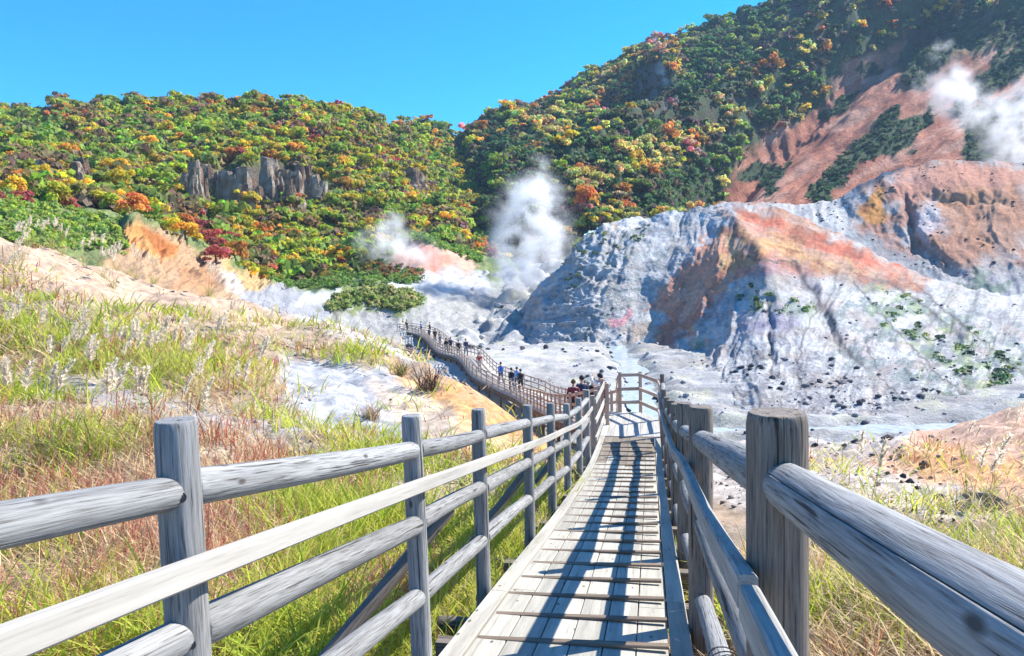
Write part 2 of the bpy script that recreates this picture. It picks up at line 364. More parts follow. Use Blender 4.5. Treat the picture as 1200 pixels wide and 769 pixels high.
def pw(poly, **k): return softpoly(px, py, poly, **k)*(Y > 3)
# pale beige dry band of the upper bank
c = mixc(c, (0.44, 0.31, 0.22), pw([(-300, 240), (0, 262), (130, 298), (240, 335), (345, 372), (345, 395), (230, 380), (0, 330), (-300, 320)], soft=10))
c = mixc(c, (0.62, 0.60, 0.60), pw([(300, 350), (345, 372), (480, 420), (480, 410), (360, 360)], soft=8)*0.7)
# grey-white bare patch
c = mixc(c, (0.36, 0.36, 0.375), pw([(318, 418), (370, 418), (470, 440), (520, 470), (560, 520), (520, 520), (430, 505), (340, 500), (330, 460)], soft=8, wamp=12))
# orange slope
org = pw([(455, 425), (520, 440), (600, 478), (700, 515), (650, 540), (560, 520), (520, 480), (470, 450)], soft=10, wamp=16)
c = mixc(c, (0.56, 0.29, 0.12), org*(0.55+0.45*sstep(-0.4, 0.3, fbm(px*0.03, py*0.08, 4, 31))))
c = mixc(c, (0.60, 0.42, 0.24), pw([(430, 450), (520, 470), (600, 520), (560, 540), (480, 510)], soft=12)*0.6)
c = mixc(c, (0.10, 0.08, 0.07), pw([(495, 446), (515, 444), (522, 458), (505, 462)], soft=4, wamp=5)*0.9)
# grey gravel streak across the left bank
c = mixc(c, (0.30, 0.29, 0.28), pw([(40, 440), (150, 455), (280, 485), (390, 520), (380, 540), (250, 510), (120, 480), (40, 460)], soft=8, wamp=14)*0.8)
c = mixc(c, (0.50, 0.46, 0.43), pw([(560, 535), (700, 535), (640, 600), (560, 600)], soft=14)*0.4)
# right bank: grey-brown gravel, orange mound
c = mixc(c, (0.47, 0.41, 0.36), pw([(780, 500), (1000, 505), (1130, 505), (1130, 560), (1180, 610), (1000, 600), (880, 600), (780, 560)], soft=12))
mo = pw([(1010, 545), (1060, 512), (1120, 492), (1200, 474), (1400, 440), (1500, 600), (1240, 600), (1130, 575), (1060, 560)], soft=8, wamp=10)
c = mixc(c, (0.50, 0.32, 0.23), mo)
c = mixc(c, (0.66, 0.33, 0.15), mo*pw([(1040, 540), (1100, 520), (1160, 540), (1200, 545), (1200, 570), (1120, 570), (1050, 552)], soft=10, wamp=16)*0.8)
c = mixc(c, (0.60, 0.60, 0.60), pw([(850, 498), (1080, 500), (1060, 512), (990, 520), (880, 520)], soft=6)*0.8)
bed = (X > -1.2) & (Y < 3)
c = c*(0.8+0.5*sstep(-0.5, 0.6, fbm(X*3, Y*3, 3, 61)))[..., None]
nb = obj('near_bank', mesh_np('near_bank', Pn, grid_quads(*X.shape), col=c), M_near); tag(nb, kind='structure')

# ------------------------------------------------------------------ base ground to the horizon
R_ = 2500; gg = np.array([(-R_, -R_), (R_, -R_), (R_, R_), (-R_, R_)])
base = obj('ground', mesh_np('ground', np.c_[gg, np.full(4, EYE-15.0)], [(0, 1, 2, 3)], col=np.full((4, 3), 0.3)), M_hill); tag(base, kind='structure')

# ------------------------------------------------------------------ valley floor and milky stream
stream = [(15, 104), (14.2, 92), (13.2, 82), (12.5, 72), (11.5, 62), (10, 54), (9.5, 47), (12, 42.5), (18, 41), (25, 41), (33, 42), (45, 42)]
stream2 = [(6, 100), (10, 96), (15, 98), (22, 96)]
xs = np.linspace(-75, 125, 420); ys = 30+np.linspace(0, 1, 360)**1.5*165
XF, YF = np.meshgrid(xs, ys)
def floor_z(x, y):
    z = EYE-9.45+fbm(x*0.07, y*0.07, 4, 5)*0.5+fbm(x*0.4, y*0.4, 5, 8, 0.6)*0.30
    z = z+sstep(98, 165, y)*13*(0.75+0.3*fbm(x*0.05, y*0.03, 3, 4))
    z = z+0.9*np.exp(-(((x+1)/9)**2+((y-75)/14)**2))     # pale mud tongue
    rr = ridged(x*0.11, y*0.11, 4, 14); z = z+sstep(94, 104, y)*(rr-0.5)*3.6
    d, _ = polyd(x, y, stream); z = z-0.75*(1-sstep(0.8, 3.2, d))
    s = np.linspace(30, LWLEN, 60); w = lw(s)+lwn(s)[1]; sh = np.shape(x); a, b = np.ravel(x), np.ravel(y)
    d2 = (a[:, None]-w[None, :, 0])**2+(b[:, None]-w[None, :, 1])**2; k = d2.argmin(1); dd = np.sqrt(d2.min(1)).reshape(sh)
    tgt = (w[k, 2]-0.75).reshape(sh); wgt = 1-sstep(2.5, 9, dd)
    zz = z*(1-wgt)+np.minimum(tgt, np.maximum(z, tgt-0.5))*wgt
    return zz
ZF = floor_z(XF, YF); PF = np.stack([XF, YF, ZF], -1); px, py, pf = PJ(PF)
c = np.zeros(PF.shape)+np.array((0.42, 0.41, 0.395))
c = mixc(c, (0.30, 0.275, 0.25), sstep(-0.15, 0.4, fbm(XF*0.12, YF*0.12, 5, 33))*0.7)
c = mixc(c, (0.22, 0.23, 0.24), sstep(0.1, 0.45, fbm(XF*0.3+9, YF*0.3, 4, 35))*0.6)
c = mixc(c, (0.52, 0.50, 0.465), np.exp(-(((XF+1)/8)**2+((YF-75)/12)**2)))
c = mixc(c, (0.16, 0.17, 0.18), (ridged(XF*0.35, YF*0.35, 4, 15) > 0.80)*sstep(92, 100, YF)*0.35)
c = mixc(c, (0.52, 0.50, 0.34), sstep(0.28, 0.6, fbm(XF*0.25+40, YF*0.25, 4, 36))*0.5)
d, _ = polyd(XF, YF, stream); c = mixc(c, (0.25, 0.26, 0.25), (1-sstep(1.5, 4.5, d))*sstep(-0.2, 0.3, fbm(XF*0.9, YF*0.9, 3, 37))*0.7)
fl = obj('valley_floor', mesh_np('valley_floor', PF, grid_quads(*XF.shape), col=c), M_floor); tag(fl, kind='structure')
mw, nt, ns, ls, b = newmat('milky_water')
co = N(ns, 'ShaderNodeTexCoord'); nn = N(ns, 'ShaderNodeTexNoise', Scale=2.0, Detail=5.0); ls.new(co.outputs['Object'], nn.inputs['Vector'])
crr = N(ns, 'ShaderNodeValToRGB'); crr.color_ramp.elements[0].color = (0.34, 0.43, 0.45, 1); crr.color_ramp.elements[1].color = (0.50, 0.56, 0.56, 1)
crr.color_ramp.elements[0].position = 0.35; crr.color_ramp.elements[1].position = 0.65
ls.new(nn.outputs['Fac'], crr.inputs[0]); ls.new(crr.outputs[0], b.inputs['Base Color']); b.inputs['Roughness'].default_value = 0.12
bp = N(ns, 'ShaderNodeBump', Strength=0.25, Distance=0.05); ls.new(nn.outputs['Fac'], bp.inputs['Height']); ls.new(bp.outputs[0], b.inputs['Normal'])
sp = np.array(stream, float); tt = np.concatenate([[0], np.cumsum(np.hypot(*np.diff(sp, axis=0).T))]); ti = np.linspace(0, tt[-1], 120)
cx_, cy_ = catmull(tt, sp[:, 0], ti), catmull(tt, sp[:, 1], ti); tx, ty = np.gradient(cx_), np.gradient(cy_); ln = np.hypot(tx, ty)
wd = 1.25+0.9*fbm(ti*0.25, ti*0, 3, 2)
zw = np.array([floor_z(np.array([a]), np.array([b_]))[0] for a, b_ in zip(cx_, cy_)]); zw = np.convolve(np.pad(zw, 8, mode='edge'), np.ones(17)/17, 'valid')+0.28
L = np.stack([cx_-ty/ln*wd, cy_+tx/ln*wd, zw], -1); Rr = np.stack([cx_+ty/ln*wd, cy_-tx/ln*wd, zw], -1)
so_ = obj('hot_stream', mesh_np('hot_stream', np.stack([L, Rr], 0), grid_quads(2, 120)), mw); tag(so_, kind='structure')

# ------------------------------------------------------------------ lofted landforms
def loft(cols, rows, nu, nv, nu_rng=None, back=None):
    cols = np.array(cols, float); pys = np.array([r[0] for r in rows], float); ds = np.array([r[1] for r in rows], float)
    u = np.linspace(cols[0], cols[-1], nu); v = np.linspace(0, len(rows)-1, nv); rr = np.arange(len(rows))
    A = np.array([catmull(cols, r, u) for r in pys]); B = np.array([catmull(cols, r, u) for r in ds])
    py_ = np.array([catmull(rr, A[:, i], v) for i in range(nu)]).T; d_ = np.array([catmull(rr, B[:, i], v) for i in range(nu)]).T
    P = U(np.repeat(u[None], nv, 0), py_, d_)
    if back:
        n, dist, drop = back; k = (np.arange(1, n+1)/n)[:, None, None]
        P = np.concatenate([P, P[-1][None]+k*np.array([0, dist, 0])+(k**1.3)*np.array([0, 0, -drop])], 0)
    return P
def norms(P):
    du = np.gradient(P, axis=1); dv = np.gradient(P, axis=0); n = np.cross(du, dv); n /= np.linalg.norm(n, axis=-1, keepdims=True)+1e-9
    return np.where(n[..., 2:3] < 0, -n, n)
LAND = {}
# ---- white and red massif on the right
cols = [560, 600, 640, 700, 760, 800, 850, 900, 960, 1020, 1100, 1200, 1350]
rows = [
 ([404, 410, 415, 414, 414, 444, 486, 506, 510, 508, 504, 496, 486], [110, 100, 94, 92, 90, 68, 50, 43, 42, 42, 43.5, 46, 50]),
 ([402, 396, 385, 380, 385, 421, 448, 466, 476, 476, 472, 462, 450], [118, 110, 101, 97, 95, 78, 58, 49, 46.5, 46, 47.5, 51, 56]),
 ([401, 388, 366, 345, 352, 390, 408, 422, 438, 441, 438, 430, 418], [122, 114, 104, 102, 101, 88, 72, 60, 54, 53, 54, 58, 63]),
 ([400, 382, 352, 316, 318, 345, 354, 368, 392, 405, 407, 400, 388], [124, 117, 108, 107, 105, 97, 86, 75, 66, 64, 65, 69, 75]),
 ([399, 376, 338, 292, 288, 298, 302, 314, 342, 364, 380, 376, 366], [126, 120, 112, 111, 112, 106, 97, 90, 83, 80, 82, 86, 92]),
 ([398, 372, 330, 278, 268, 262, 262, 276, 300, 326, 353, 360, 352], [128, 122, 116, 116, 118, 117, 113, 106, 101, 97, 99, 103, 108]),
 ([398, 370, 324, 268, 252, 246, 239, 243, 262, 292, 328, 345, 338], [130, 124, 120, 121, 123, 121, 119, 119, 118, 116, 116, 118, 122])]
P = loft(cols, rows, 640, 330, back=(24, 40, 16))
n = norms(P); px, py, f = PJ(P); nv_, nu_ = px.shape
vvv = np.linspace(0, 1, nv_)[:, None]+0*px
# gullies follow the fall line; warped ridged noise, plus the big named gullies
wu = px+22*fbm(px*0.012, py*0.012, 3, 3)
g1 = ridged(wu*0.022+py*0.012, py*0.004, 4, 51); g2 = ridged(wu*0.06+py*0.02, py*0.012, 3, 55)
fs = f/100
disp = (0.75*(g1-0.55)+0.16*(g2-0.55)+0.16*fbm(px*0.06, py*0.06, 5, 57, 0.6))*fs
def gully(pts, w, depth):
    d, t = polyd(px+5*fbm(px*0.05, py*0.05, 3, 7), py+5*fbm(px*0.05+9, py*0.05, 3, 7), pts); return -depth*np.exp(-(d/w)**2)*np.sin(np.pi*np.clip(t*0.8+0.2, 0, 1))
disp += gully([(930, 308), (960, 350), (985, 400), (1010, 425)], 6, 1.1)+gully([(770, 432), (795, 412), (830, 400), (860, 372)], 9, 0.8)
disp += gully([(900, 350), (903, 400), (905, 440)], 3.5, 0.45)+gully([(1040, 330), (1110, 380), (1180, 440)], 8, 0.9)
d_, t_ = polyd(px, py, [(862, 268), (884, 296), (900, 330)]); disp += 2.0*np.exp(-(d_/15)**1.5)
d_, t_ = polyd(px, py, [(800, 290), (790, 340), (770, 390)]); disp -= 0.4*np.exp(-(d_/28)**2)
disp *= sstep(1.03, 0.9, vvv)*0.5+0.5
rough_l = softpoly(px, py, [(560, 330), (640, 290), (720, 255), (770, 250), (740, 300), (700, 360), (720, 420), (560, 420)], soft=20)
disp += rough_l*(1.5*ridged(px*0.022+py*0.03, py*0.03-px*0.012, 5, 61, 0.55)-0.75)*0.8
P = P+n*disp[..., None]; px, py, f = PJ(P)
white = np.array((0.56, 0.55, 0.535))
c = np.zeros(P.shape)+white
c = mixc(c, (0.29, 0.28, 0.30), sstep(-0.1, 0.5, fbm(px*0.03, py*0.05, 5, 71))*0.6)
c = mixc(c, (0.46, 0.39, 0.34), sstep(0.0, 0.5, fbm(px*0.02+7, py*0.05, 5, 72))*0.6)
def sp(poly, col, k=1.0, soft=8, wamp=10, wf=0.04, seed=3):
    global c
    c = mixc(c, col, softpoly(px, py, poly, soft=soft, wamp=wamp, wf=wf, seed=seed)*k)
RED, RUST, OCH = (0.47, 0.17, 0.12), (0.70, 0.32, 0.20), (0.70, 0.45, 0.19)
# red-brown left face of the crest
sp([(850, 268), (872, 290), (890, 312), (862, 330), (835, 352), (812, 382), (775, 408), (765, 400), (790, 372), (758, 362), (790, 320), (820, 290)], RUST, 0.95, soft=4, wamp=12, wf=0.07)
sp([(845, 262), (870, 285), (880, 308), (860, 318), (838, 316), (850, 290)], OCH, 0.85, soft=4, wf=0.08)
sp([(775, 395), (835, 362), (820, 380), (780, 412), (768, 412)], (0.42, 0.16, 0.12), 0.8)
# red streaked crest running right
sp([(858, 244), (892, 250), (940, 262), (1000, 290), (1040, 306), (1088, 330), (1060, 334), (1000, 326), (930, 318), (880, 300), (862, 278)], (0.54, 0.24, 0.13), 0.9)
sp([(862, 248), (900, 258), (935, 276), (915, 272), (880, 262)], (0.60, 0.16, 0.10), 0.9, soft=5)
sp([(932, 276), (975, 282), (1010, 296), (1060, 318), (1070, 328), (1010, 312), (965, 294)], (0.60, 0.17, 0.11), 0.85, soft=5)
sp([(868, 272), (900, 276), (960, 296), (1010, 318), (985, 322), (920, 300), (885, 290)], OCH, 0.6, soft=8)
sp([(885, 243), (925, 247), (965, 262), (1000, 278), (960, 268), (920, 256)], (0.45, 0.22, 0.12), 0.9, soft=3, wamp=4)
sp([(895, 302), (935, 312), (925, 322), (890, 320), (868, 325)], (0.36, 0.18, 0.20), 0.7)
sp([(940, 306), (1000, 318), (1060, 334), (1050, 342), (980, 330)], (0.30, 0.24, 0.20), 0.6, seed=8)
# lilac / dark mauve patches of the lower lobe
sp([(862, 380), (890, 366), (920, 366), (935, 378), (900, 386), (870, 388)], (0.34, 0.30, 0.40), 0.75)
sp([(990, 385), (1030, 395), (1020, 418), (1000, 410)], (0.58, 0.46, 0.42), 0.6)
sp([(935, 308), (950, 318), (985, 380), (1000, 415), (985, 410), (960, 360), (940, 330)], (0.40, 0.34, 0.34), 0.6, soft=5)
# green and yellow lichen
rmask = softpoly(px, py, [(840, 240), (900, 238), (1100, 320), (1090, 345), (980, 330), (900, 318), (855, 300)], soft=8)
st2 = fbm((-px*0.37+py*0.93)*0.07, (px*0.93+py*0.37)*0.02, 5, 903); c = mixc(c, (0.52, 0.34, 0.27), rmask*sstep(0.15, 0.4, st2)*0.6); c = mixc(c, (0.28, 0.10, 0.07), rmask*sstep(0.1, 0.4, -st2)*0.55)
lmask = softpoly(px, py, [(850, 268), (890, 312), (812, 382), (775, 408), (765, 400), (758, 362), (790, 310)], soft=5)
st3 = fbm((px*0.75+py*0.66)*0.07, (px*0.66-py*0.75)*0.02, 4, 905); c = mixc(c, (0.46, 0.18, 0.11), lmask*sstep(0.05, 0.5, st3)*0.5); c = mixc(c, (0.64, 0.40, 0.28), lmask*sstep(0.1, 0.4, -st3)*0.5)
gm = sstep(0.0, 0.35, fbm(px*0.05, py*0.07, 5, 91))
mot = softpoly(px, py, [(1000, 330), (1080, 330), (1200, 380), (1300, 480), (1060, 485), (980, 420), (960, 360)], soft=20)*sstep(0.05, 0.35, fbm(px*0.045+py*0.02, py*0.06, 5, 907, 0.62)); c = mixc(c, (0.22, 0.27, 0.27), mot*0.75)
low = softpoly(px, py, [(820, 430), (900, 400), (1000, 430), (1200, 470), (1200, 500), (820, 500)], soft=20)*sstep(0.1, 0.5, fbm(px*0.09, py*0.14, 5, 909, 0.65)); c = mixc(c, (0.24, 0.23, 0.24), low*0.7)
for poly, k in (([(862, 340), (890, 330), (905, 345), (900, 366), (870, 360)], 1.0), ([(905, 350), (960, 355), (950, 372), (905, 366)], 0.7),
                ([(1015, 332), (1060, 340), (1120, 372), (1200, 420), (1200, 470), (1120, 440), (1040, 400), (1020, 370)], 0.75),
                ([(800, 392), (830, 380), (822, 410), (800, 418)], 0.6), ([(1080, 430), (1200, 460), (1200, 480), (1060, 450)], 0.5)):
    w = softpoly(px, py, poly, soft=10, wamp=12)*gm
    c = mixc(c, (0.17, 0.25, 0.16), w*k*0.85); c = mixc(c, (0.55, 0.60, 0.28), softpoly(px, py, poly, soft=14, wamp=12, seed=17)*sstep(0.1, 0.4, fbm(px*0.07+8, py*0.09, 3, 93))*k*0.5)
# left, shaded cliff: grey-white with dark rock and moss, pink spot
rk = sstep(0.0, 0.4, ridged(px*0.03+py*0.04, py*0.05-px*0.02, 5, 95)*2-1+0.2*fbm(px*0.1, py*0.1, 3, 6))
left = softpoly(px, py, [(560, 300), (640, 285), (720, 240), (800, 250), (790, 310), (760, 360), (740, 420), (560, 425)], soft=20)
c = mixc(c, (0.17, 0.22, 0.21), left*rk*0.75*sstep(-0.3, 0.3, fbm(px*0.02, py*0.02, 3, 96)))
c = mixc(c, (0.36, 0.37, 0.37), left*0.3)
sp([(712, 378), (728, 372), (738, 360), (742, 366), (730, 382), (718, 388)], (0.60, 0.28, 0.30), 0.9, soft=3, wamp=4)
sp([(735, 388), (765, 380), (770, 398), (740, 402)], (0.48, 0.34, 0.22), 0.6)
sp([(700, 262), (740, 252), (790, 246), (770, 260), (720, 272)], (0.72, 0.70, 0.68), 0.7)
sp([(712, 255), (724, 250), (730, 262), (716, 266)], (0.62, 0.42, 0.24), 0.5, soft=4)
# rubble specks low on the lobe
speck = (noise2(px*0.35, py*0.5, 97) > 0.62)*softpoly(px, py, [(840, 425), (900, 415), (960, 425), (1010, 440), (1080, 470), (1060, 490), (840, 470)], soft=20)
c = mixc(c, (0.07, 0.07, 0.08), speck*0.8)
stk = fbm(px*0.10+py*0.07, py*0.012+px*0.004, 4, 99); c = c*(1+0.14*np.clip(stk, -1, 1))[..., None]
c = c*(1+0.18*np.clip(fbm(px*0.2, py*0.3, 4, 98), -1, 1))[..., None]
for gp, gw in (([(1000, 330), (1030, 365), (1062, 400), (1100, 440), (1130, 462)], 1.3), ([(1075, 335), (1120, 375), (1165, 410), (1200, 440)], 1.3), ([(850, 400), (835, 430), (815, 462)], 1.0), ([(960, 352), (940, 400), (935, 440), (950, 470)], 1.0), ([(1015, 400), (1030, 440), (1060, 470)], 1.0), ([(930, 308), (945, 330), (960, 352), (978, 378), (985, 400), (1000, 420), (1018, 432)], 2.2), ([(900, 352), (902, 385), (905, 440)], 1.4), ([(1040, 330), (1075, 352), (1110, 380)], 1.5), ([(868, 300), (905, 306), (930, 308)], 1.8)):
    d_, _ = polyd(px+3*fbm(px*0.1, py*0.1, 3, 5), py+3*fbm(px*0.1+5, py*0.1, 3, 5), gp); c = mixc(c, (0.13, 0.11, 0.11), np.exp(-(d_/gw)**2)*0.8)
ck = ridged(px*0.028+py*0.012, py*0.02, 4, 51) ; c = mixc(c, (0.36, 0.34, 0.36), sstep(0.86, 0.97, ck)*0.45)
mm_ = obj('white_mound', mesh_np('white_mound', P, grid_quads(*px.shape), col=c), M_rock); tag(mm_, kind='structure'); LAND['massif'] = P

# ---- second mound behind, pink and white with an orange hollow
cols = [840, 900, 940, 980, 1030, 1090, 1150, 1200, 1300, 1450]
rows = [
 ([275, 280, 300, 322, 345, 380, 420, 460, 480, 490], [150, 140, 132, 126, 118, 108, 98, 90, 88, 88]),
 ([262, 266, 278, 290, 312, 345, 372, 395, 410, 420], [160, 152, 146, 140, 132, 124, 116, 108, 106, 106]),
 ([252, 254, 262, 266, 275, 296, 318, 332, 345, 355], [172, 164, 158, 152, 146, 138, 130, 124, 122, 122]),
 ([244, 246, 250, 248, 240, 246, 258, 266, 280, 290], [184, 176, 170, 166, 158, 150, 146, 142, 140, 140]),
 ([240, 241, 242, 236, 216, 210, 212, 216, 226, 236], [194, 188, 182, 178, 170, 164, 160, 158, 158, 158]),
 ([238, 238, 240, 231, 205, 189, 188, 191, 200, 210], [200, 194, 190, 186, 182, 178, 176, 175, 175, 175])]
P = loft(cols, rows, 420, 300, back=(16, 50, 20)); n = norms(P); px, py, f = PJ(P)
wu = px+14*fbm(px*0.02, py*0.02, 3, 13)
disp = 1.2*(ridged(wu*0.016-py*0.008, py*0.006, 3, 151)-0.55)+0.3*(ridged(wu*0.06, py*0.02, 3, 155)-0.5)+0.25*fbm(px*0.06, py*0.06, 5, 157, 0.6)
disp += gully([(1062, 228), (1066, 262), (1078, 285), (1110, 312), (1140, 330)], 6, 2.6)+gully([(1085, 225), (1120, 232), (1170, 235), (1200, 250)], 5, 1.2)
P = P+n*disp[..., None]; px, py, f = PJ(P)
c = np.zeros(P.shape)+np.array((0.44, 0.39, 0.36))
c = mixc(c, (0.44, 0.22, 0.145), sstep(-0.35, 0.2, fbm(px*0.02, py*0.03+3, 5, 171))*sstep(340, 300, py)*0.9)
sp([(1080, 195), (1130, 190), (1200, 215), (1200, 300), (1120, 300), (1080, 260), (1100, 240), (1075, 220)], (0.52, 0.26, 0.15), 0.8, soft=16, wamp=18)
sp([(1040, 210), (1090, 192), (1150, 192), (1200, 200), (1200, 210), (1100, 222), (1050, 240)], (0.55, 0.26, 0.18), 0.8, soft=8)
sp([(1098, 230), (1140, 222), (1180, 228), (1196, 250), (1160, 236), (1110, 246)], (0.50, 0.24, 0.12), 0.6)
sp([(1070, 250), (1100, 238), (1105, 262), (1080, 285)], (0.62, 0.58, 0.60), 0.7)
sp([(1004, 240), (1018, 228), (1036, 220), (1034, 240), (1040, 260), (1022, 262), (1008, 252)], (0.62, 0.28, 0.08), 1.0, soft=3, wamp=5)
sp([(1004, 240), (1014, 230), (1020, 244), (1012, 252)], (0.36, 0.14, 0.05), 0.9, soft=4, wamp=4)
sp([(890, 236), (960, 238), (1010, 218), (1040, 204), (1020, 222), (990, 250), (1010, 280), (1060, 320), (1000, 300), (930, 262), (880, 250)], (0.48, 0.48, 0.47), 0.9)
sp([(980, 262), (1030, 276), (1090, 310), (1120, 330), (1090, 330), (1020, 300), (985, 280)], (0.25, 0.28, 0.30), 0.75, soft=6, wamp=12)
c = mixc(c, (0.44, 0.44, 0.45), sstep(300, 350, py)*0.9)
gm = sstep(0.0, 0.3, fbm(px*0.05, py*0.07, 5, 191)); c = mixc(c, (0.18, 0.25, 0.18), gm*softpoly(px, py, [(1110, 310), (1200, 320), (1250, 420), (1150, 410), (1100, 350)], soft=12)*0.8)
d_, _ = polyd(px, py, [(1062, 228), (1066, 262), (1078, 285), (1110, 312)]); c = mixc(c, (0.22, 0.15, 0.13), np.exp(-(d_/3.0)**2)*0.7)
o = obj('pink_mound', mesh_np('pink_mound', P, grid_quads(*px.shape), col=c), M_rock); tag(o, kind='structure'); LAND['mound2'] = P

# ---- hummocks between the near bank and the wooded hill
cols = [-250, -100, 0, 100, 180, 260, 340, 420, 500, 560, 640]
rows = [
 ([345, 345, 345, 350, 355, 368, 388, 414, 408, 400, 395], [50, 50, 52, 56, 60, 66, 74, 86, 94, 106, 116]),
 ([285, 290, 292, 306, 320, 342, 372, 392, 382, 380, 376], [62, 62, 64, 70, 76, 84, 92, 100, 108, 116, 122]),
 ([255, 262, 265, 285, 302, 326, 352, 362, 352, 358, 358], [70, 70, 72, 80, 88, 96, 104, 112, 120, 126, 130]),
 ([225, 235, 242, 262, 280, 306, 342, 338, 334, 340, 345], [80, 80, 84, 90, 98, 108, 118, 126, 134, 138, 142]),
 ([200, 208, 222, 244, 266, 292, 334, 324, 312, 318, 330], [95, 95, 98, 104, 112, 122, 134, 142, 150, 152, 154]),
 ([180, 188, 202, 226, 250, 278, 326, 312, 284, 298, 318], [115, 115, 118, 124, 132, 142, 150, 158, 168, 168, 168])]
P = loft(cols, rows, 520, 260, back=(10, 20, 10)); n = norms(P); px, py, f = PJ(P)
disp = 0.9*(ridged(px*0.014+py*0.02, py*0.03, 3, 251)-0.5)+0.35*(ridged(px*0.05, py*0.06, 4, 255)-0.5)
bk = softpoly(px, py, [(130, 262), (190, 258), (320, 325), (345, 350), (300, 350), (150, 305)], soft=10)
disp += bk*2.0*(ridged(px*0.05+py*0.05, py*0.05-px*0.02, 4, 258)-0.5)
P = P+n*disp[..., None]
def bump3(cx, cyy, rx, ry, h, ang=0):
    global P
    a = rad(ang); dx, dy = px-cx, py-cyy
    u, v = (dx*math.cos(a)+dy*math.sin(a))/rx, (-dx*math.sin(a)+dy*math.cos(a))/ry
    P = P+np.array([0, -0.35, 1.0])*(h*np.exp(-(u*u+v*v)))[..., None]
bump3(425, 352, 60, 16, 3.4, -4); bump3(330, 352, 36, 10, 2.2, 10); bump3(165, 285, 28, 16, 3.4, 30); bump3(500, 300, 36, 12, 3.5, 15); bump3(470, 312, 40, 8, 2.0)
px, py, f = PJ(P)
c = np.zeros(P.shape)+np.array((0.22, 0.26, 0.10))
c = mixc(c, (0.12, 0.17, 0.07), sstep(-0.1, 0.4, fbm(px*0.05, py*0.08, 4, 261)))
sp([(150, 262), (185, 262), (225, 290), (300, 325), (345, 350), (360, 400), (200, 400), (120, 340), (130, 290)], (0.52, 0.33, 0.20), 0.95)
sp([(135, 272), (150, 260), (168, 262), (205, 290), (210, 302), (190, 302), (150, 292)], (0.68, 0.34, 0.12), 0.95, soft=4, wamp=7)
sp([(168, 266), (184, 270), (206, 292), (206, 300), (190, 298), (172, 282)], (0.42, 0.15, 0.05), 0.85, soft=3, wamp=5)
sp([(250, 295), (300, 322), (320, 336), (300, 334), (260, 316)], (0.68, 0.42, 0.20), 0.9, soft=4)
sp([(235, 305), (262, 312), (300, 334), (280, 345), (240, 325)], (0.66, 0.60, 0.52), 0.8, soft=5)
sp([(200, 330), (250, 300), (262, 336), (240, 342), (205, 338)], (0.45, 0.24, 0.12), 0.8, soft=6)
sp([(280, 340), (310, 332), (350, 340), (390, 352), (380, 380), (300, 400), (270, 370)], (0.36, 0.36, 0.375), 1.0, soft=5)
sp([(360, 345), (400, 335), (385, 362), (350, 356)], (0.60, 0.62, 0.64), 0.9, soft=4)
sp([(370, 370), (420, 350), (500, 345), (560, 330), (640, 330), (640, 420), (380, 420)], (0.42, 0.41, 0.385), 1.0, soft=6, wamp=14)
gr = softpoly(px, py, [(372, 366), (396, 345), (440, 338), (480, 340), (502, 356), (470, 372), (430, 364), (392, 368)], soft=5, wamp=10)
c = mixc(c, (0.20, 0.24, 0.09), gr*sstep(-0.5, 0.1, fbm(px*0.10, py*0.14, 4, 263)))
sp([(385, 370), (392, 360), (405, 352), (400, 366), (388, 380)], (0.10, 0.09, 0.07), 0.8, soft=3)
# steaming pink slope
sp([(440, 285), (470, 278), (500, 284), (540, 298), (562, 312), (545, 326), (500, 330), (460, 312)], (0.66, 0.40, 0.30), 1.0, soft=4)
sp([(488, 282), (512, 292), (530, 304), (512, 312), (496, 300)], (0.66, 0.28, 0.20), 0.9, soft=4)
sp([(470, 312), (540, 318), (580, 330), (560, 345), (480, 345), (440, 335)], (0.56, 0.56, 0.57), 0.95, soft=6)
o = obj('hummocky_ground', mesh_np('hummocky_ground', P, grid_quads(*px.shape), col=c), M_rock); tag(o, kind='structure'); LAND['hum'] = P

# ---- wooded hill on the left
cols = [-330, -220, -100, 0, 130, 250, 350, 430, 480, 520, 560, 600]
rows = [
 ([260, 250, 240, 235, 262, 300, 335, 325, 300, 292, 305, 318], [92, 92, 94, 98, 110, 122, 136, 150, 160, 168, 172, 176]),
 ([225, 220, 212, 208, 226, 262, 285, 280, 268, 262, 285, 302], [125, 125, 128, 132, 142, 152, 160, 172, 184, 196, 200, 204]),
 ([192, 190, 182, 180, 190, 214, 234, 236, 240, 236, 262, 288], [160, 160, 162, 168, 176, 180, 186, 196, 212, 226, 230, 236]),
 ([165, 162, 155, 154, 160, 176, 190, 198, 210, 215, 238, 268], [200, 200, 202, 206, 210, 208, 210, 222, 240, 256, 262, 268]),
 ([142, 142, 136, 136, 138, 140, 148, 160, 178, 192, 216, 246], [240, 240, 240, 242, 244, 242, 244, 256, 274, 292, 300, 308]),
 ([120, 124, 126, 130, 124, 118, 121, 134, 150, 172, 196, 226], [275, 275, 275, 276, 276, 272, 276, 290, 308, 328, 338, 345])]
P = loft(cols, rows, 420, 240, back=(14, 120, 50)); n = norms(P); px, py, f = PJ(P)
disp = 4.5*(ridged(px*0.009+py*0.008, py*0.008, 3, 351)-0.55)+2.5*fbm(px*0.03, py*0.03, 3, 355)
P = P+n*disp[..., None]; px, py, f = PJ(P)
c = np.zeros(P.shape)+np.array((0.14, 0.17, 0.04)); c = mixc(c, (0.18, 0.14, 0.07), sstep(-0.1, 0.5, fbm(px*0.03, py*0.04, 4, 361)))
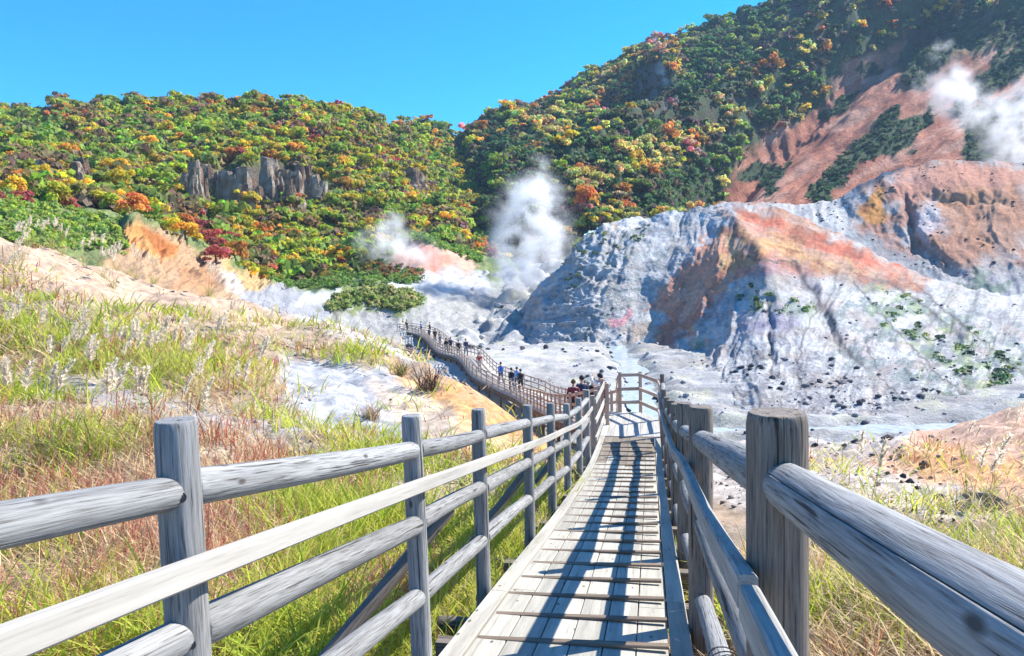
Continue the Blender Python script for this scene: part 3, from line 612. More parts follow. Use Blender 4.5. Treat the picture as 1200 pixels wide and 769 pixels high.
for pl in ([(218, 202), (250, 198), (300, 195), (345, 198), (385, 214), (380, 238), (300, 238), (225, 230)], [(48, 190), (70, 195), (60, 210)], [(88, 192), (106, 195), (108, 225), (88, 215)], [(478, 200), (497, 210), (490, 228), (478, 222)]):
    sp(pl, (0.13, 0.10, 0.08), 0.9, soft=4, wamp=6)  # shadow between the rock spires, painted as dark ground behind them
o = obj('left_hill', mesh_np('left_hill', P, grid_quads(*px.shape), col=c), M_hill); tag(o, kind='structure'); LAND['hillL'] = P

# ---- small hill closing the valley
cols = [380, 430, 470, 510, 545, 580, 640, 700]
rows = [([270, 270, 270, 270, 270, 270, 270, 270], [330]*8), ([210, 205, 200, 200, 205, 212, 220, 235], [370]*8), ([165, 156, 144, 143, 156, 168, 185, 205], [420]*8)]
P = loft(cols, rows, 160, 90, back=(8, 160, 60)); n = norms(P); px, py, f = PJ(P)
P = P+n*(8*(ridged(px*0.02+py*0.01, py*0.012, 3, 451)-0.5)+4*fbm(px*0.05, py*0.05, 3, 455))[..., None]; px, py, f = PJ(P)
c = np.zeros(P.shape)+np.array((0.07, 0.08, 0.035))
o = obj('far_hill', mesh_np('far_hill', P, grid_quads(*px.shape), col=c), M_hill); tag(o, kind='structure'); LAND['hillC'] = P

# ---- mountain on the right
cols = [440, 500, 560, 620, 680, 740, 800, 860, 920, 980, 1060, 1140, 1220, 1340, 1500]
rows = [
 ([330, 330, 328, 318, 300, 282, 270, 262, 262, 262, 250, 240, 235, 240, 250], [176, 180, 186, 190, 196, 202, 208, 214, 218, 222, 226, 230, 232, 232, 232]),
 ([285, 285, 284, 272, 252, 238, 226, 216, 208, 200, 186, 178, 172, 162, 152], [215, 220, 228, 236, 242, 248, 254, 260, 264, 268, 272, 274, 276, 276, 276]),
 ([250, 246, 238, 222, 206, 192, 176, 162, 148, 132, 112, 98, 86, 66, 36], [262, 270, 280, 288, 294, 300, 306, 312, 316, 320, 324, 326, 328, 328, 328]),
 ([222, 216, 202, 186, 168, 148, 130, 110, 90, 68, 40, 16, -10, -50, -110], [312, 322, 332, 340, 348, 354, 360, 364, 368, 372, 376, 378, 380, 380, 380]),
 ([198, 188, 172, 150, 120, 96, 76, 54, 30, 4, -32, -70, -106, -166, -246], [372, 382, 392, 400, 408, 414, 420, 424, 428, 432, 436, 438, 440, 440, 440]),
 ([186, 176, 158, 130, 94, 66, 44, 20, -6, -40, -84, -134, -184, -254, -354], [430, 440, 450, 458, 466, 472, 478, 482, 486, 490, 494, 496, 498, 498, 498])]
P = loft(cols, rows, 560, 330, back=(16, 200, 90)); n = norms(P); px, py, f = PJ(P)
ctr = np.array([0.0, 0, 0])
# spurs that run down to the left; crest lines in the photograph's own order, built as real relief
def spur(pts, w, h):
    d, t = polyd(px, py, pts); return h*np.exp(-(d/w)**1.6)
disp = spur([(1080, -40), (1000, 20), (880, 105), (830, 150), (760, 190), (690, 230), (640, 265)], 26, 24)
disp += spur([(880, -30), (800, 40), (760, 70), (790, 110), (745, 150)], 24, 20)+spur([(700, 62), (640, 105), (600, 160), (560, 190)], 26, 14)
disp += spur([(700, 150), (640, 180), (590, 220)], 22, 14)
disp += spur([(760, 230), (720, 250), (690, 275)], 24, 8)
disp -= spur([(960, -10), (900, 40), (850, 90), (800, 120), (740, 145), (690, 175)], 26, 24)
disp -= spur([(1090, 0), (1010, 60), (950, 110), (880, 170), (830, 225)], 34, 24)
disp += 6*(ridged(px*0.012+py*0.016, py*0.006, 3, 551)-0.5)
topf = np.clip(np.arange(P.shape[0])/330.0, 0, 1)[:, None]; disp = disp*(1-0.85*sstep(0.72, 0.97, topf))
redm = softpoly(px, py, [(848, 250), (850, 215), (885, 165), (930, 145), (960, 120), (985, 80), (1020, 60), (1060, 40), (1040, 90), (1080, 90), (1140, 60), (1200, 30), (1400, -20), (1500, 300), (848, 300)], soft=8, wamp=14)
fl_ = ridged((px*0.6+py)*0.02, (px-py*0.6)*0.004, 4, 561); disp += redm*3.2*(fl_-0.5)+(1-0.75*redm)*3.0*fbm(px*0.04, py*0.04, 4, 555)
P = P+n*disp[..., None]; px, py, f = PJ(P)
c = np.zeros(P.shape)+np.array((0.06, 0.09, 0.04))
c = mixc(c, (0.08, 0.065, 0.045), sstep(0, 0.5, fbm(px*0.02, py*0.03, 4, 571))*0.8)
redm = softpoly(px, py, [(845, 250), (850, 215), (885, 165), (930, 145), (960, 120), (985, 80), (1020, 60), (1060, 40), (1040, 90), (1080, 90), (1140, 60), (1200, 30), (1400, -20), (1500, 300), (845, 300)], soft=6, wamp=14)
rc = mixc(np.zeros(P.shape)+np.array((0.46, 0.19, 0.12)), (0.34, 0.12, 0.075), sstep(-0.2, 0.4, fbm((px*0.6+py)*0.05, (px-py*0.6)*0.012, 4, 573)))
rc = mixc(rc, (0.52, 0.30, 0.22), sstep(0.1, 0.5, fbm((px*0.6+py)*0.04+5, (px-py*0.6)*0.01, 4, 574))*0.7)
veg = sstep(0.20, 0.32, fbm((px*0.6+py)*0.022, (px-py*0.6)*0.010, 4, 575)+0.25*sstep(1000, 1150, px)*sstep(150, 60, py)-0.10)
forced = softpoly(px, py, [(955, 238), (968, 200), (1000, 168), (1040, 150), (1030, 172), (990, 208), (970, 238)], soft=4)
forced = np.maximum(forced, softpoly(px, py, [(1130, 190), (1125, 130), (1160, 120), (1200, 110), (1200, 190)], soft=5))
forced = np.maximum(forced, softpoly(px, py, [(1070, 50), (1200, -20), (1300, -20), (1200, 60), (1120, 60), (1060, 110)], soft=10)*0.9)
VEGM = np.clip(np.maximum(veg, forced), 0, 1)
c = c*(1-(redm*(1-VEGM))[..., None])+rc*(redm*(1-VEGM))[..., None]
sp([(745, 82), (775, 72), (795, 110), (770, 140), (735, 120)], (0.13, 0.11, 0.10), 0.8)
sp([(770, 72), (782, 82), (790, 104), (778, 96)], (0.45, 0.42, 0.42), 0.8, soft=3)
o = obj('right_mountain', mesh_np('right_mountain', P, grid_quads(*px.shape), col=c), M_hill); tag(o, kind='structure'); LAND['mtR'] = P
# ------------------------------------------------------------------ shapes for timber
def box_mesh(name, sx=1, sy=1, sz=1, bev=0.0, mat=None):
    """box centred on x and y, from z=0 to sz, with chamfered long edges"""
    b = bev; hx, hy = sx/2, sy/2
    if b <= 0: ring = [(-hx, -hy), (hx, -hy), (hx, hy), (-hx, hy)]
    else: ring = [(-hx+b, -hy), (hx-b, -hy), (hx, -hy+b), (hx, hy-b), (hx-b, hy), (-hx+b, hy), (-hx, hy-b), (-hx, -hy+b)]
    n = len(ring); V = [(x, y, 0) for x, y in ring]+[(x, y, sz) for x, y in ring]
    F = [(i, (i+1) % n, n+(i+1) % n, n+i) for i in range(n)]+[tuple(range(n))[::-1], tuple(range(n, 2*n))]
    me = bpy.data.meshes.new(name); me.from_pydata(V, [], F); me.update()
    if mat: me.materials.append(mat)
    return me
def log_mesh(name, L, r0, r1, mat, seed=0, sides=30, rings=16, crack=True, bend=0.01, flat=0.0, cracks=None):
    """tapering round timber along +Z: uneven girth, lengthwise drying cracks cut into it, worn rounded ends"""
    rs = np.random.default_rng(seed)
    zs = np.concatenate([[0, 0.004, 0.012], np.linspace(0.03, L-0.03, rings), [L-0.012, L-0.004, L]])
    cr = cracks if cracks is not None else ([(rs.uniform(0, 6.28), rs.uniform(-0.1, 0.5)*L, rs.uniform(0.5, 1.2)*L) for _ in range(3)] if crack else [])
    ang = [(a, 0, -1) for a in np.arange(sides)/sides*2*np.pi]
    for q, (a0, za, zb) in enumerate(cr):
        a0 = a0 % (2*np.pi); wd_ = min(0.03, 0.0012/r0)
        ang = [t for t in ang if abs((t[0]-a0+np.pi) % (2*np.pi)-np.pi) > wd_*4.5]
        ang += [((a0+k_*wd_) % (2*np.pi), 1 if k_ == 0 else 0, q) for k_ in (-3.2, -1, 0, 1, 3.2)]
    ang.sort(); sides = len(ang); th0 = np.array([t[0] for t in ang]); V = []
    bx, by = rs.uniform(-bend, bend, 2); ph = rs.uniform(0, 6)
    for z in zs:
        t = z/L; r = r0+(r1-r0)*t; e = 1.0; dz = min(z, L-z)
        if dz < 0.03: e = 0.90+0.10*math.sqrt(max(dz, 0)/0.03)
        th = th0+0.06*math.sin(z*2.3+ph)
        rr = r*e*(1+0.035*fbm(np.cos(th)*1.1+seed, np.sin(th)*1.1+z*1.3, 3, 5+seed % 7)+0.012*fbm(np.cos(th)*5, np.sin(th)*5+z*0.6, 2, seed))
        for i, (a, dp, q) in enumerate(ang):
            if dp:
                _, za, zb = cr[q]; k = min(1.0, max(0.0, min(z-za, zb-z)/0.12+0.3)) if za <= z <= zb else 0.0; rr[i] *= 1-0.30*k
        ox, oy = bx*math.sin(t*math.pi), by*math.sin(t*math.pi)
        V += [(ox+rr[i]*math.cos(th[i]), oy+rr[i]*math.sin(th[i]), z) for i in range(sides)]
    nz = len(zs); F = []
    for j in range(nz-1):
        for i in range(sides):
            a = j*sides+i; b_ = j*sides+(i+1) % sides; F.append((a, b_, b_+sides, a+sides))
    V += [(0, 0, 0), (0, 0, L)]
    for i in range(sides):
        F.append((len(V)-2, (i+1) % sides, i)); F.append((len(V)-1, (nz-1)*sides+i, (nz-1)*sides+(i+1) % sides))
    me = bpy.data.meshes.new(name); me.from_pydata(V, [], F); me.update()
    me.polygons.foreach_set('use_smooth', [len(p.vertices) == 4 for p in me.polygons]); me.materials.append(mat)
    return me
def aim(o, p0, p1, roll=0.0, yhint=(0, 0, 1)):
    """stand a +Z piece on p0 pointing to p1; its local X kept across, local Y as near yhint as can be"""
    p0, p1 = Vector(p0), Vector(p1); z = (p1-p0).normalized(); h = Vector(yhint)
    if abs(z.dot(h)) > 0.98: h = Vector((1, 0, 0))
    x = h.cross(z).normalized(); y = z.cross(x)
    R_ = Matrix((x, y, z)).transposed()
    if roll: R_ = R_ @ Matrix.Rotation(roll, 3, 'Z')
    o.matrix_basis = Matrix.Translation(p0) @ R_.to_4x4()
    return o
def V3(x, y, z): return np.array([x, y, z], float)

# ------------------------------------------------------------------ boardwalk ramp
bw = empty('boardwalk', (float(deckc(4)), 4, float(deckz(4)))); tag(bw, kind='structure')
BWL = Vector(bw.location)
def swept(name, off, w, th, y0, y1, mat, lift=0.0, parent=None, step=0.45):
    """plank following the deck's fall: off = offset across from the deck centre"""
    n = max(2, int((y1-y0)/step)+2); ys_ = np.linspace(y0, y1, n); c0 = None; V = []
    P0 = V3(deckc(y0)+PERP[0]*off, y0+PERP[1]*off, deckz(y0)+lift); P1 = V3(deckc(y1)+PERP[0]*off, y1+PERP[1]*off, deckz(y1)+lift)
    d = Vector(P1-P0); L = d.length; z = d.normalized(); x = z.cross(Vector((0, 0, 1))).normalized(); y = z.cross(x); R_ = Matrix((x, y, z))   # rows: world -> local
    loc = Vector(P0); ch = 0.004
    for q in ys_:
        cpt = Vector(V3(deckc(q)+PERP[0]*off, q+PERP[1]*off, deckz(q)+lift))
        for a, b_ in ((-w/2, -th), (w/2, -th), (w/2, -ch), (w/2-ch, 0), (-w/2+ch, 0), (-w/2, -ch)):
            p = cpt+Vector(PERP)*a+Vector((0, 0, b_)); V.append(tuple(R_ @ (p-loc)))
    F = []
    for j in range(n-1):
        for i in range(6):
            F.append((j*6+i, j*6+(i+1) % 6, (j+1)*6+(i+1) % 6, (j+1)*6+i))
    F += [tuple(range(6))[::-1], tuple(range((n-1)*6, n*6))]
    me = bpy.data.meshes.new(name); me.from_pydata(V, [], F); me.update(); me.materials.append(mat)
    import bmesh
    bm = bmesh.new(); bm.from_mesh(me); bmesh.ops.recalc_face_normals(bm, faces=bm.faces); bm.to_mesh(me); bm.free()
    o = bpy.data.objects.new(name, me); link(o, parent)
    o.matrix_basis = Matrix.Translation(loc-(BWL if parent is bw else Vector((0, 0, 0)))) @ R_.transposed().to_4x4()
    return o
W = 1.44; EDGE = 0.135; inner = W-2*EDGE; PW = inner/6
for k in range(6):
    off = -W/2+EDGE+PW*(k+0.5); y = -2.2-0.5*random.random()
    while y < 16.1:
        L = random.choice((1.85, 2.3, 2.75)); y1 = min(y+L, 16.15)
        if 16.15-y1 < 0.5: y1 = 16.15
        swept('plank', off+random.uniform(-.001, .001), PW-0.007, 0.04, y, y1-0.006, M_plank2 if y1 > 14.2 and y > 12.5 else M_plank, lift=random.uniform(-0.003, 0.002), parent=bw)
        y = y1
for s in (-1, 1):
    y = -2.5
    while y < 16.1:
        y1 = min(y+3.7, 16.15)
        swept('edge_board', s*(W/2-EDGE/2+0.002), EDGE-0.008, 0.045, y, y1-0.008, M_plank, lift=0.006, parent=bw); y = y1
# tread cleats
y = 2.05
while y < 15.9:
    a = -W/2+random.uniform(0.13, 0.17); b_ = W/2-random.choice((0.14, 0.15, 0.16, 0.19)); skew = random.uniform(-0.02, 0.02)
    p0 = V3(deckc(y), y, deckz(y)+0.0)+PERP*a; p1 = V3(deckc(y), y, deckz(y))+PERP*b_+AX*skew
    for p in (p0, p1): p[2] = deckz(p[1])+0.010
    o = obj('cleat', box_mesh('cleat', 0.045, 0.020, float(np.linalg.norm(p1-p0)), 0.004, M_cleat), None, bw)
    aim(o, Vector(p0)-BWL, Vector(p1)-BWL); y += random.uniform(0.44, 0.52)
# landing boards, lengthwise, ending on the slanted rail line
land_r = [(3.50, 16.1), (3.86, 18.05), (3.62, 19.15), (3.06, 19.15)]
for k in range(9):
    off = -W/2+0.16*(k+0.5)
    y1 = 19.15 if off < 0.25 else 19.15-(off-0.25)*2.2
    swept('landing_board', off, 0.154, 0.04, 16.17, max(16.8, y1), M_white, lift=0.012+random.uniform(0, .003), parent=bw)
# bearers below the deck
for y in np.arange(-1.0, 16, 1.0):
    p0 = V3(deckc(y), y, deckz(y)-0.13)-PERP*0.85; p1 = V3(deckc(y), y, deckz(y)-0.13)+PERP*0.85
    o = obj('bearer', box_mesh('bearer', 0.09, 0.16, float(np.linalg.norm(p1-p0)), 0.0, M_logd), None, bw); aim(o, Vector(p0)-BWL, Vector(p1)-BWL)
def lineside(side, y, h, out=0.0):
    """point beside the deck: side -1 left, +1 right; h above the deck"""
    return V3(deckc(y), y, deckz(y)+h)+PERP*side*(W/2+out)

# ------------------------------------------------------------------ round-log fences beside the ramp
def log_fence(name, side, ys_, label, top_h, post_r, end_mat):
    root_p = lineside(side, ys_[1], -0.3, 0.07); root = empty(name, tuple(root_p)); RP = Vector(root_p); tag(root, label, 'fence')
    pts = []
    for i, y in enumerate(ys_):
        r = post_r[i]; pc = lineside(side, y, 0, r+0.005); bot = pc+np.array([0, 0, -0.42 if side < 0 else -0.9]); h = top_h[i]
        lean = np.array([random.uniform(-.012, .012), random.uniform(-.01, .01), 0])*(1 if i else 0)
        L = h-(bot[2]-pc[2])
        ck = ([(4.45, 0.2, 9.0), (5.3, 0.0, 0.7)] if side < 0 else [(4.5, 0.9, 9.0), (5.2, 0.3, 1.6), (4.1, 0.2, 1.1)]) if i == 1 else None
        o = obj('post', log_mesh('post', L, r*1.06, r*0.95, M_log if side < 0 else M_logd, seed=40+i*3+(100 if side > 0 else 0), cracks=ck, bend=0.006), None, root)
        aim(o, Vector(bot)-RP, Vector(bot+np.array([0, 0, L])+lean)-RP, yhint=(0, 1, 0)); pts.append((y, r, pc, h))
        # cross log that carries the post
        a = lineside(side, y-0.05, -0.30, -0.25); b_ = lineside(side, y-0.05, -0.30, 0.42)
        if y > 1:
            o = obj('cross_log', log_mesh('cross_log', float(np.linalg.norm(b_-a)), 0.075, 0.07, M_logd, seed=300+i, rings=5, sides=18), None, root); aim(o, Vector(a)-RP, Vector(b_)-RP)
    LEV = ((-0.20, -0.61, -1.01) if side < 0 else (-0.25, -0.75, -1.20))
    for lev, rr, nm in ((LEV[0], 0.062 if side > 0 else 0.052, 'top_rail'), (LEV[1], 0.056, 'middle_rail'), (LEV[2], 0.054, 'bottom_rail')):
        for i in range(len(ys_)-1):
            (ya, ra, pa, ha), (yb, rb, pb, hb) = pts[i], pts[i+1]
            a = pa+np.array([0, 0, ha+lev+random.uniform(-.01, .01)]); b_ = pb+np.array([0, 0, hb+lev+random.uniform(-.01, .01)])
            if side > 0 and nm == 'top_rail': a[2] += (0.08, 0.08, 0.04)[i] if i < 3 else 0; b_[2] += (0.08, 0.04, 0.0)[i] if i < 3 else 0
            if side > 0 and nm == 'bottom_rail': a[2] -= 0.05; b_[2] -= 0.05
            d = b_-a; d /= np.linalg.norm(d); a = a+d*ra*0.55; b_ = b_-d*rb*0.55
            sd = 500+i*7+int(-lev*10)+(70 if side > 0 else 0)
            big = rr*(1.04 if i % 2 else 0.97)
            o = obj(nm, log_mesh(nm, float(np.linalg.norm(b_-a)), big, big*0.93, M_log, seed=sd, bend=0.015, rings=22), None, root)
            aim(o, Vector(a)-RP, Vector(b_)-RP, roll=random.uniform(0, 6.28))
    return root, RP, pts
LY = [-0.2, 1.68, 3.52, 4.95, 6.9, 8.6, 10.2, 12.05, 13.8]
LH = [1.44, 1.44, 1.40, 1.40, 1.41, 1.41, 1.35, 1.38, 1.42]
lf, LFP, lpts = log_fence('log_fence', -1, LY, 'grey round-log fence with a white handrail plank along the left side of the ramp', LH, [.058, .058, .056, .056, .055, .055, .055, .055, .062], None)
RY = [-0.9, 1.78, 4.42, 6.3, 8.2, 10.2, 12.2, 14.6, 16.2]
RH = [1.48, 1.48, 1.45, 1.45, 1.43, 1.42, 1.40, 1.36, 1.52]
rf, RFP, rpts = log_fence('log_fence', 1, RY, 'brown round-log fence with thick posts and shaded handrail right of the ramp', RH, [.075, .075, .078, .07, .068, .065, .06, .06, .055], None)
def bar(name, pts, w, h, mat, parent, RP, bev=0.008):
    for a, b_ in zip(pts[:-1], pts[1:]):
        a, b_ = np.array(a, float), np.array(b_, float)
        o = obj(name, box_mesh(name, w, h, float(np.linalg.norm(b_-a))+0.002, bev, mat), None, parent); aim(o, Vector(a)-Vector(RP), Vector(b_)-Vector(RP))
def bentbar(name, P_, w, h, mat, parent, RP):
    """one bent plank through many points"""
    P_ = np.array(P_, float); n = len(P_); o0 = Vector(P_[0]); zz = Vector(P_[-1]-P_[0]).normalized(); xx = Vector((0, 0, 1)).cross(zz).normalized(); yv = zz.cross(xx); R_ = Matrix((xx, yv, zz)); V = []
    for i in range(n):
        t = P_[min(i+1, n-1)]-P_[max(i-1, 0)]; t[2] = 0; t /= np.linalg.norm(t); nn = np.array([t[1], -t[0], 0]); b = 0.007
        for a, c_ in ((-w/2+b, -h/2), (w/2-b, -h/2), (w/2, -h/2+b), (w/2, h/2-b), (w/2-b, h/2), (-w/2+b, h/2), (-w/2, h/2-b), (-w/2, -h/2+b)):
            V.append(tuple(R_ @ Vector(P_[i]+nn*a+np.array([0, 0, c_])-np.array(o0))))
    F = [(j*8+i, j*8+(i+1) % 8, (j+1)*8+(i+1) % 8, (j+1)*8+i) for j in range(n-1) for i in range(8)]+[tuple(range(8))[::-1], tuple(range((n-1)*8, n*8))]
    me = bpy.data.meshes.new(name); me.from_pydata(V, [], F); me.update(); me.materials.append(mat)
    o = bpy.data.objects.new(name, me); link(o, parent); o.matrix_basis = Matrix.Translation(o0-Vector(RP)) @ R_.transposed().to_4x4(); return o
hl = [lineside(-1, y, h, -0.022) for y, h in zip(np.linspace(-1.0, 13.95, 26), 1.02+0.02*np.sin(np.linspace(0, 9, 26)))]
for i in range(1, 26): hl[i][2] += (-0.07*math.exp(-((np.linspace(-1, 13.95, 26)[i]-11.3)/1.8)**2))
bentbar('handrail', hl[:13], 0.036, 0.074, M_white, lf, LFP); bentbar('handrail', [hl[12]]+hl[13:], 0.036, 0.074, M_white, lf, LFP)
yr = np.linspace(1.62, 16.2, 26)
hr = [lineside(1, y, 1.03+0.035*max(0, 1-(y-1.6)/4)+0.02*math.sin(y*1.7)-0.03*math.exp(-((y-7)/2)**2), -0.022) for y in yr]
bentbar('handrail', hr, 0.045, 0.085, M_blueish, rf, RFP)
hr2 = [lineside(1, y, 1.055, -0.022) for y in np.linspace(-1.0, 1.60, 7)]
bentbar('handrail', hr2, 0.045, 0.085, M_blueish, rf, RFP)
# braces on the left side
for i in (2, 4):
    y = LY[i]; a = lineside(-1, y-0.25, -0.45, 0.95); b_ = lineside(-1, y+0.75 if i == 2 else y+0.6, 0.75, 0.10)
    o = obj('brace', log_mesh('brace', float(np.linalg.norm(b_-a)), 0.05, 0.045, M_logd, seed=700+i), None, lf); aim(o, Vector(a)-LFP, Vector(b_)-LFP)
for y0, h0 in ((12.4, 0.0),):
    a = lineside(-1, 9.9, -0.45, 0.9); b_ = lineside(-1, 10.9, 0.8, 0.1); o = obj('brace', log_mesh('brace', float(np.linalg.norm(b_-a)), 0.05, 0.045, M_logd, seed=731), None, lf); aim(o, Vector(a)-LFP, Vector(b_)-LFP)
# bolt holes and bolts on the front posts
def bolt(parent, RP, p, nrm, r=0.012):
    me = bpy.data.meshes.new('bolt'); V, F = [], []
    for k, (rr, zz) in enumerate(((r*1.9, 0.0), (r*1.9, 0.002), (r*1.15, 0.002), (r*1.1, 0.007), (0.0005, 0.008))):
        V += [(rr*math.cos(a), rr*math.sin(a), zz) for a in np.arange(12)/12*2*np.pi]
    for j in range(4): F += [(j*12+i, j*12+(i+1) % 12, (j+1)*12+(i+1) % 12, (j+1)*12+i) for i in range(12)]
    me.from_pydata(V, [], F); me.update(); me.materials.append(M_metal)
    o = bpy.data.objects.new('bolt', me); link(o, parent); aim(o, Vector(p)-Vector(RP), Vector(p)+Vector(nrm)-Vector(RP)); return o
for i in (1, 2):
    y, r, pc, h = lpts[i]
    for lv in (-0.20, -0.61, -1.0):
        if i == 1: bolt(lf, LFP, pc+np.array([0.030, -r*0.86, h+lv]), (0.5, -0.86, 0), 0.008)
# plastic collar and wire on the right front span
a = lineside(1, 2.6, 0.22, 0.06); o = obj('collar', log_mesh('collar', 0.16, 0.047, 0.047, M_plastic, seed=5, crack=False, rings=3), None, rf); aim(o, Vector(a)-RFP, Vector(a+AX*0.16+np.array([0, 0, -0.03]))-RFP)
for q in range(3):
    y = 2.9+q*0.05; cpt = lineside(1, y, 0.36, 0.07); ring = [cpt+0.066*(PERP*math.cos(t)+np.array([0, 0, 1])*math.sin(t))+AX*0.01*math.sin(t*2+q) for t in np.linspace(0, 2*np.pi, 17)]
    for u_, v_ in zip(ring[:-1], ring[1:]): pass
    bentw = bpy.data.meshes.new('wire_tie'); V, F = [], []
    for p in ring:
        for dx, dz in ((0.003, 0), (0, 0.003), (-0.003, 0), (0, -0.003)): V.append(tuple(np.array(p)+PERP*dx+np.array([0, 0, dz])-np.array(RFP)))
    F = [(j*4+i, j*4+(i+1) % 4, (j+1)*4+(i+1) % 4, (j+1)*4+i) for j in range(16) for i in range(4)]
    bentw.from_pydata(V, [], F); bentw.update(); bentw.materials.append(M_metal); link(bpy.data.objects.new('wire_tie', bentw), rf)

# ------------------------------------------------------------------ sawn-timber fences of the landing and the lower walkway
UB = box_mesh('post', 0.085, 0.085, 1.0, 0.006, M_cream); UBW = box_mesh('post', 0.085, 0.085, 1.0, 0.006, M_white)
UR = box_mesh('rail', 0.035, 0.09, 1.0, 0.0, M_cream); URW = box_mesh('rail', 0.035, 0.11, 1.0, 0.0, M_white)
def sawn_fence(name, label, P_, h, levels, pm, rm, post_ext=0.35, side_off=0.06, group=None):
    P_ = [np.array(p, float) for p in P_]; root = empty(name, tuple(P_[0])); RP = Vector(P_[0]); tag(root, label, 'fence', group)
    up = np.array([0, 0, 1.0])
    for p in P_:
        o = bpy.data.objects.new('post', pm); link(o, root); hh = h+post_ext; o.scale = (1, 1, hh); o.location = Vector(p-up*post_ext)-RP
    for a, b_ in zip(P_[:-1], P_[1:]):
        d = b_-a; hd = np.array([d[1], -d[0], 0]); hd /= np.linalg.norm(hd)
        for lv in levels:
            q0, q1 = a+up*lv+hd*side_off, b_+up*lv+hd*side_off; o = bpy.data.objects.new('rail', rm); link(o, root); aim(o, Vector(q0)-RP, Vector(q1)-RP)
            L = float(np.linalg.norm(q1-q0)); o.matrix_basis = o.matrix_basis @ Matrix.Diagonal((1, 1, L-0.003, 1))
    return root
zl = float(deckz(17.5))
# white three-rail fence, left edge of the landing
pl = [lineside(-1, y, 0.0, 0.03) for y in (14.7, 15.6, 16.5, 17.6)]
pl[0][2] -= 0; sawn_fence('board_fence', 'short white three-board fence on the landing left edge, by the last log post', pl, 1.2, (0.22, 0.62, 1.06), UB, URW, 0.5)
# back fence closing the landing
sawn_fence('board_fence', 'cream three-board fence closing the right corner of the landing above the stream', [V3(3.02, 19.2, zl), V3(3.60, 19.2, zl), V3(3.90, 18.0, zl-0.02), V3(3.68, 16.55, zl)], 1.16, (0.30, 0.68, 1.08), UB, UR, 0.6)
sL = np.concatenate([[0.0], np.arange(1.4, LWLEN-1, 1.62)])
left = [tuple(p) for p in lw(sL)]
sawn_fence('board_fence', 'cream post-and-rail fence along the near left side of the long lower walkway', left, 1.1, (0.32, 0.68, 1.02), UB, UR, 0.3, side_off=0.055)
sR = np.arange(3.4, LWLEN-1, 1.62)
rp = lw(sR)+lwn(sR)[1]*lwwid(sR)[:, None]
sawn_fence('board_fence', 'cream post-and-rail fence along the far right side of the long lower walkway', [(3.02, 19.24, zl-0.02)]+[tuple(p) for p in rp], 1.1, (0.32, 0.68, 1.02), UB, UR, 0.3, side_off=-0.055)
# lower walkway deck and its timber side skirt
lwr = empty('lower_walkway', tuple(lw(0.0))); tag(lwr, kind='structure'); LP0 = np.array(lw(0.0))
M_lwd = woodmat('lower_deck_wood', (0.50, 0.44, 0.38), (0.44, 0.38, 0.33), (0.3, 0.25, 0.2), 0.6, knots=False)
s0 = np.arange(0.0, LWLEN, 0.22); V, F = [], []
for k, s in enumerate(s0):
    a = lw(s); t_, nn = lwn(s); b_ = lw(s+0.205); t2, n2 = lwn(s+0.205); w0, w1_ = float(lwwid(s)), float(lwwid(s+0.2))
    for dz in (0, -0.05):
        V += [a-nn*0.07+[0, 0, dz], a+nn*(w0+0.07)+[0, 0, dz], b_+n2*(w1_+0.07)+[0, 0, dz], b_-n2*0.07+[0, 0, dz]]
    o_ = k*8; F += [(o_, o_+1, o_+2, o_+3), (o_+7, o_+6, o_+5, o_+4), (o_, o_+4, o_+5, o_+1), (o_+3, o_+2, o_+6, o_+7), (o_, o_+3, o_+7, o_+4), (o_+1, o_+5, o_+6, o_+2)]
lo = obj('deck_boards', mesh_np('deck_boards', np.array(V)-LP0, F, smooth=False), M_lwd, lwr); tag(lo, kind='stuff')
M_skirt = flatmat('dark_timber', (0.13, 0.09, 0.065), 0.9, 0.3, 3.0)
ss = np.linspace(0, LWLEN, 160)
for nm, off in (('skirt_left', 0.06), ('skirt_right', None)):
    a = lw(ss); t_, nn = lwn(ss); q = a+nn*(0.02 if off else 0)+(0 if off else nn*(lwwid(ss)[:, None]))
    G = np.stack([q+[0, 0, -0.055], q+[0, 0, -0.42]], 0)
    G2 = np.stack([q-nn*0.06+[0, 0, -0.42], q-nn*0.06+[0, 0, -0.055]], 0)
    V = np.concatenate([G.reshape(-1, 3), G2.reshape(-1, 3)]); n_ = len(ss); Q = []
    for j in range(n_-1):
        Q += [(j, j+1, n_+j+1, n_+j), (2*n_+j, 2*n_+j+1, 3*n_+j+1, 3*n_+j), (n_+j, n_+j+1, 2*n_+j+1, 2*n_+j), (3*n_+j, 3*n_+j+1, j+1, j)]
    obj('side_beam', mesh_np('side_beam', V-LP0, Q, smooth=False), M_skirt, lwr)
sup = box_mesh('support_post', 0.14, 0.14, 1.3, 0, M_skirt)
for s in np.arange(1.5, LWLEN, 3.2):
    for off in (0.1, float(lwwid(s))-0.1):
        o = bpy.data.objects.new('support_post', sup); link(o, lwr); p = lw(s)+lwn(s)[1]*off; o.location = Vector(p-LP0-np.array([0, 0, 1.36]))
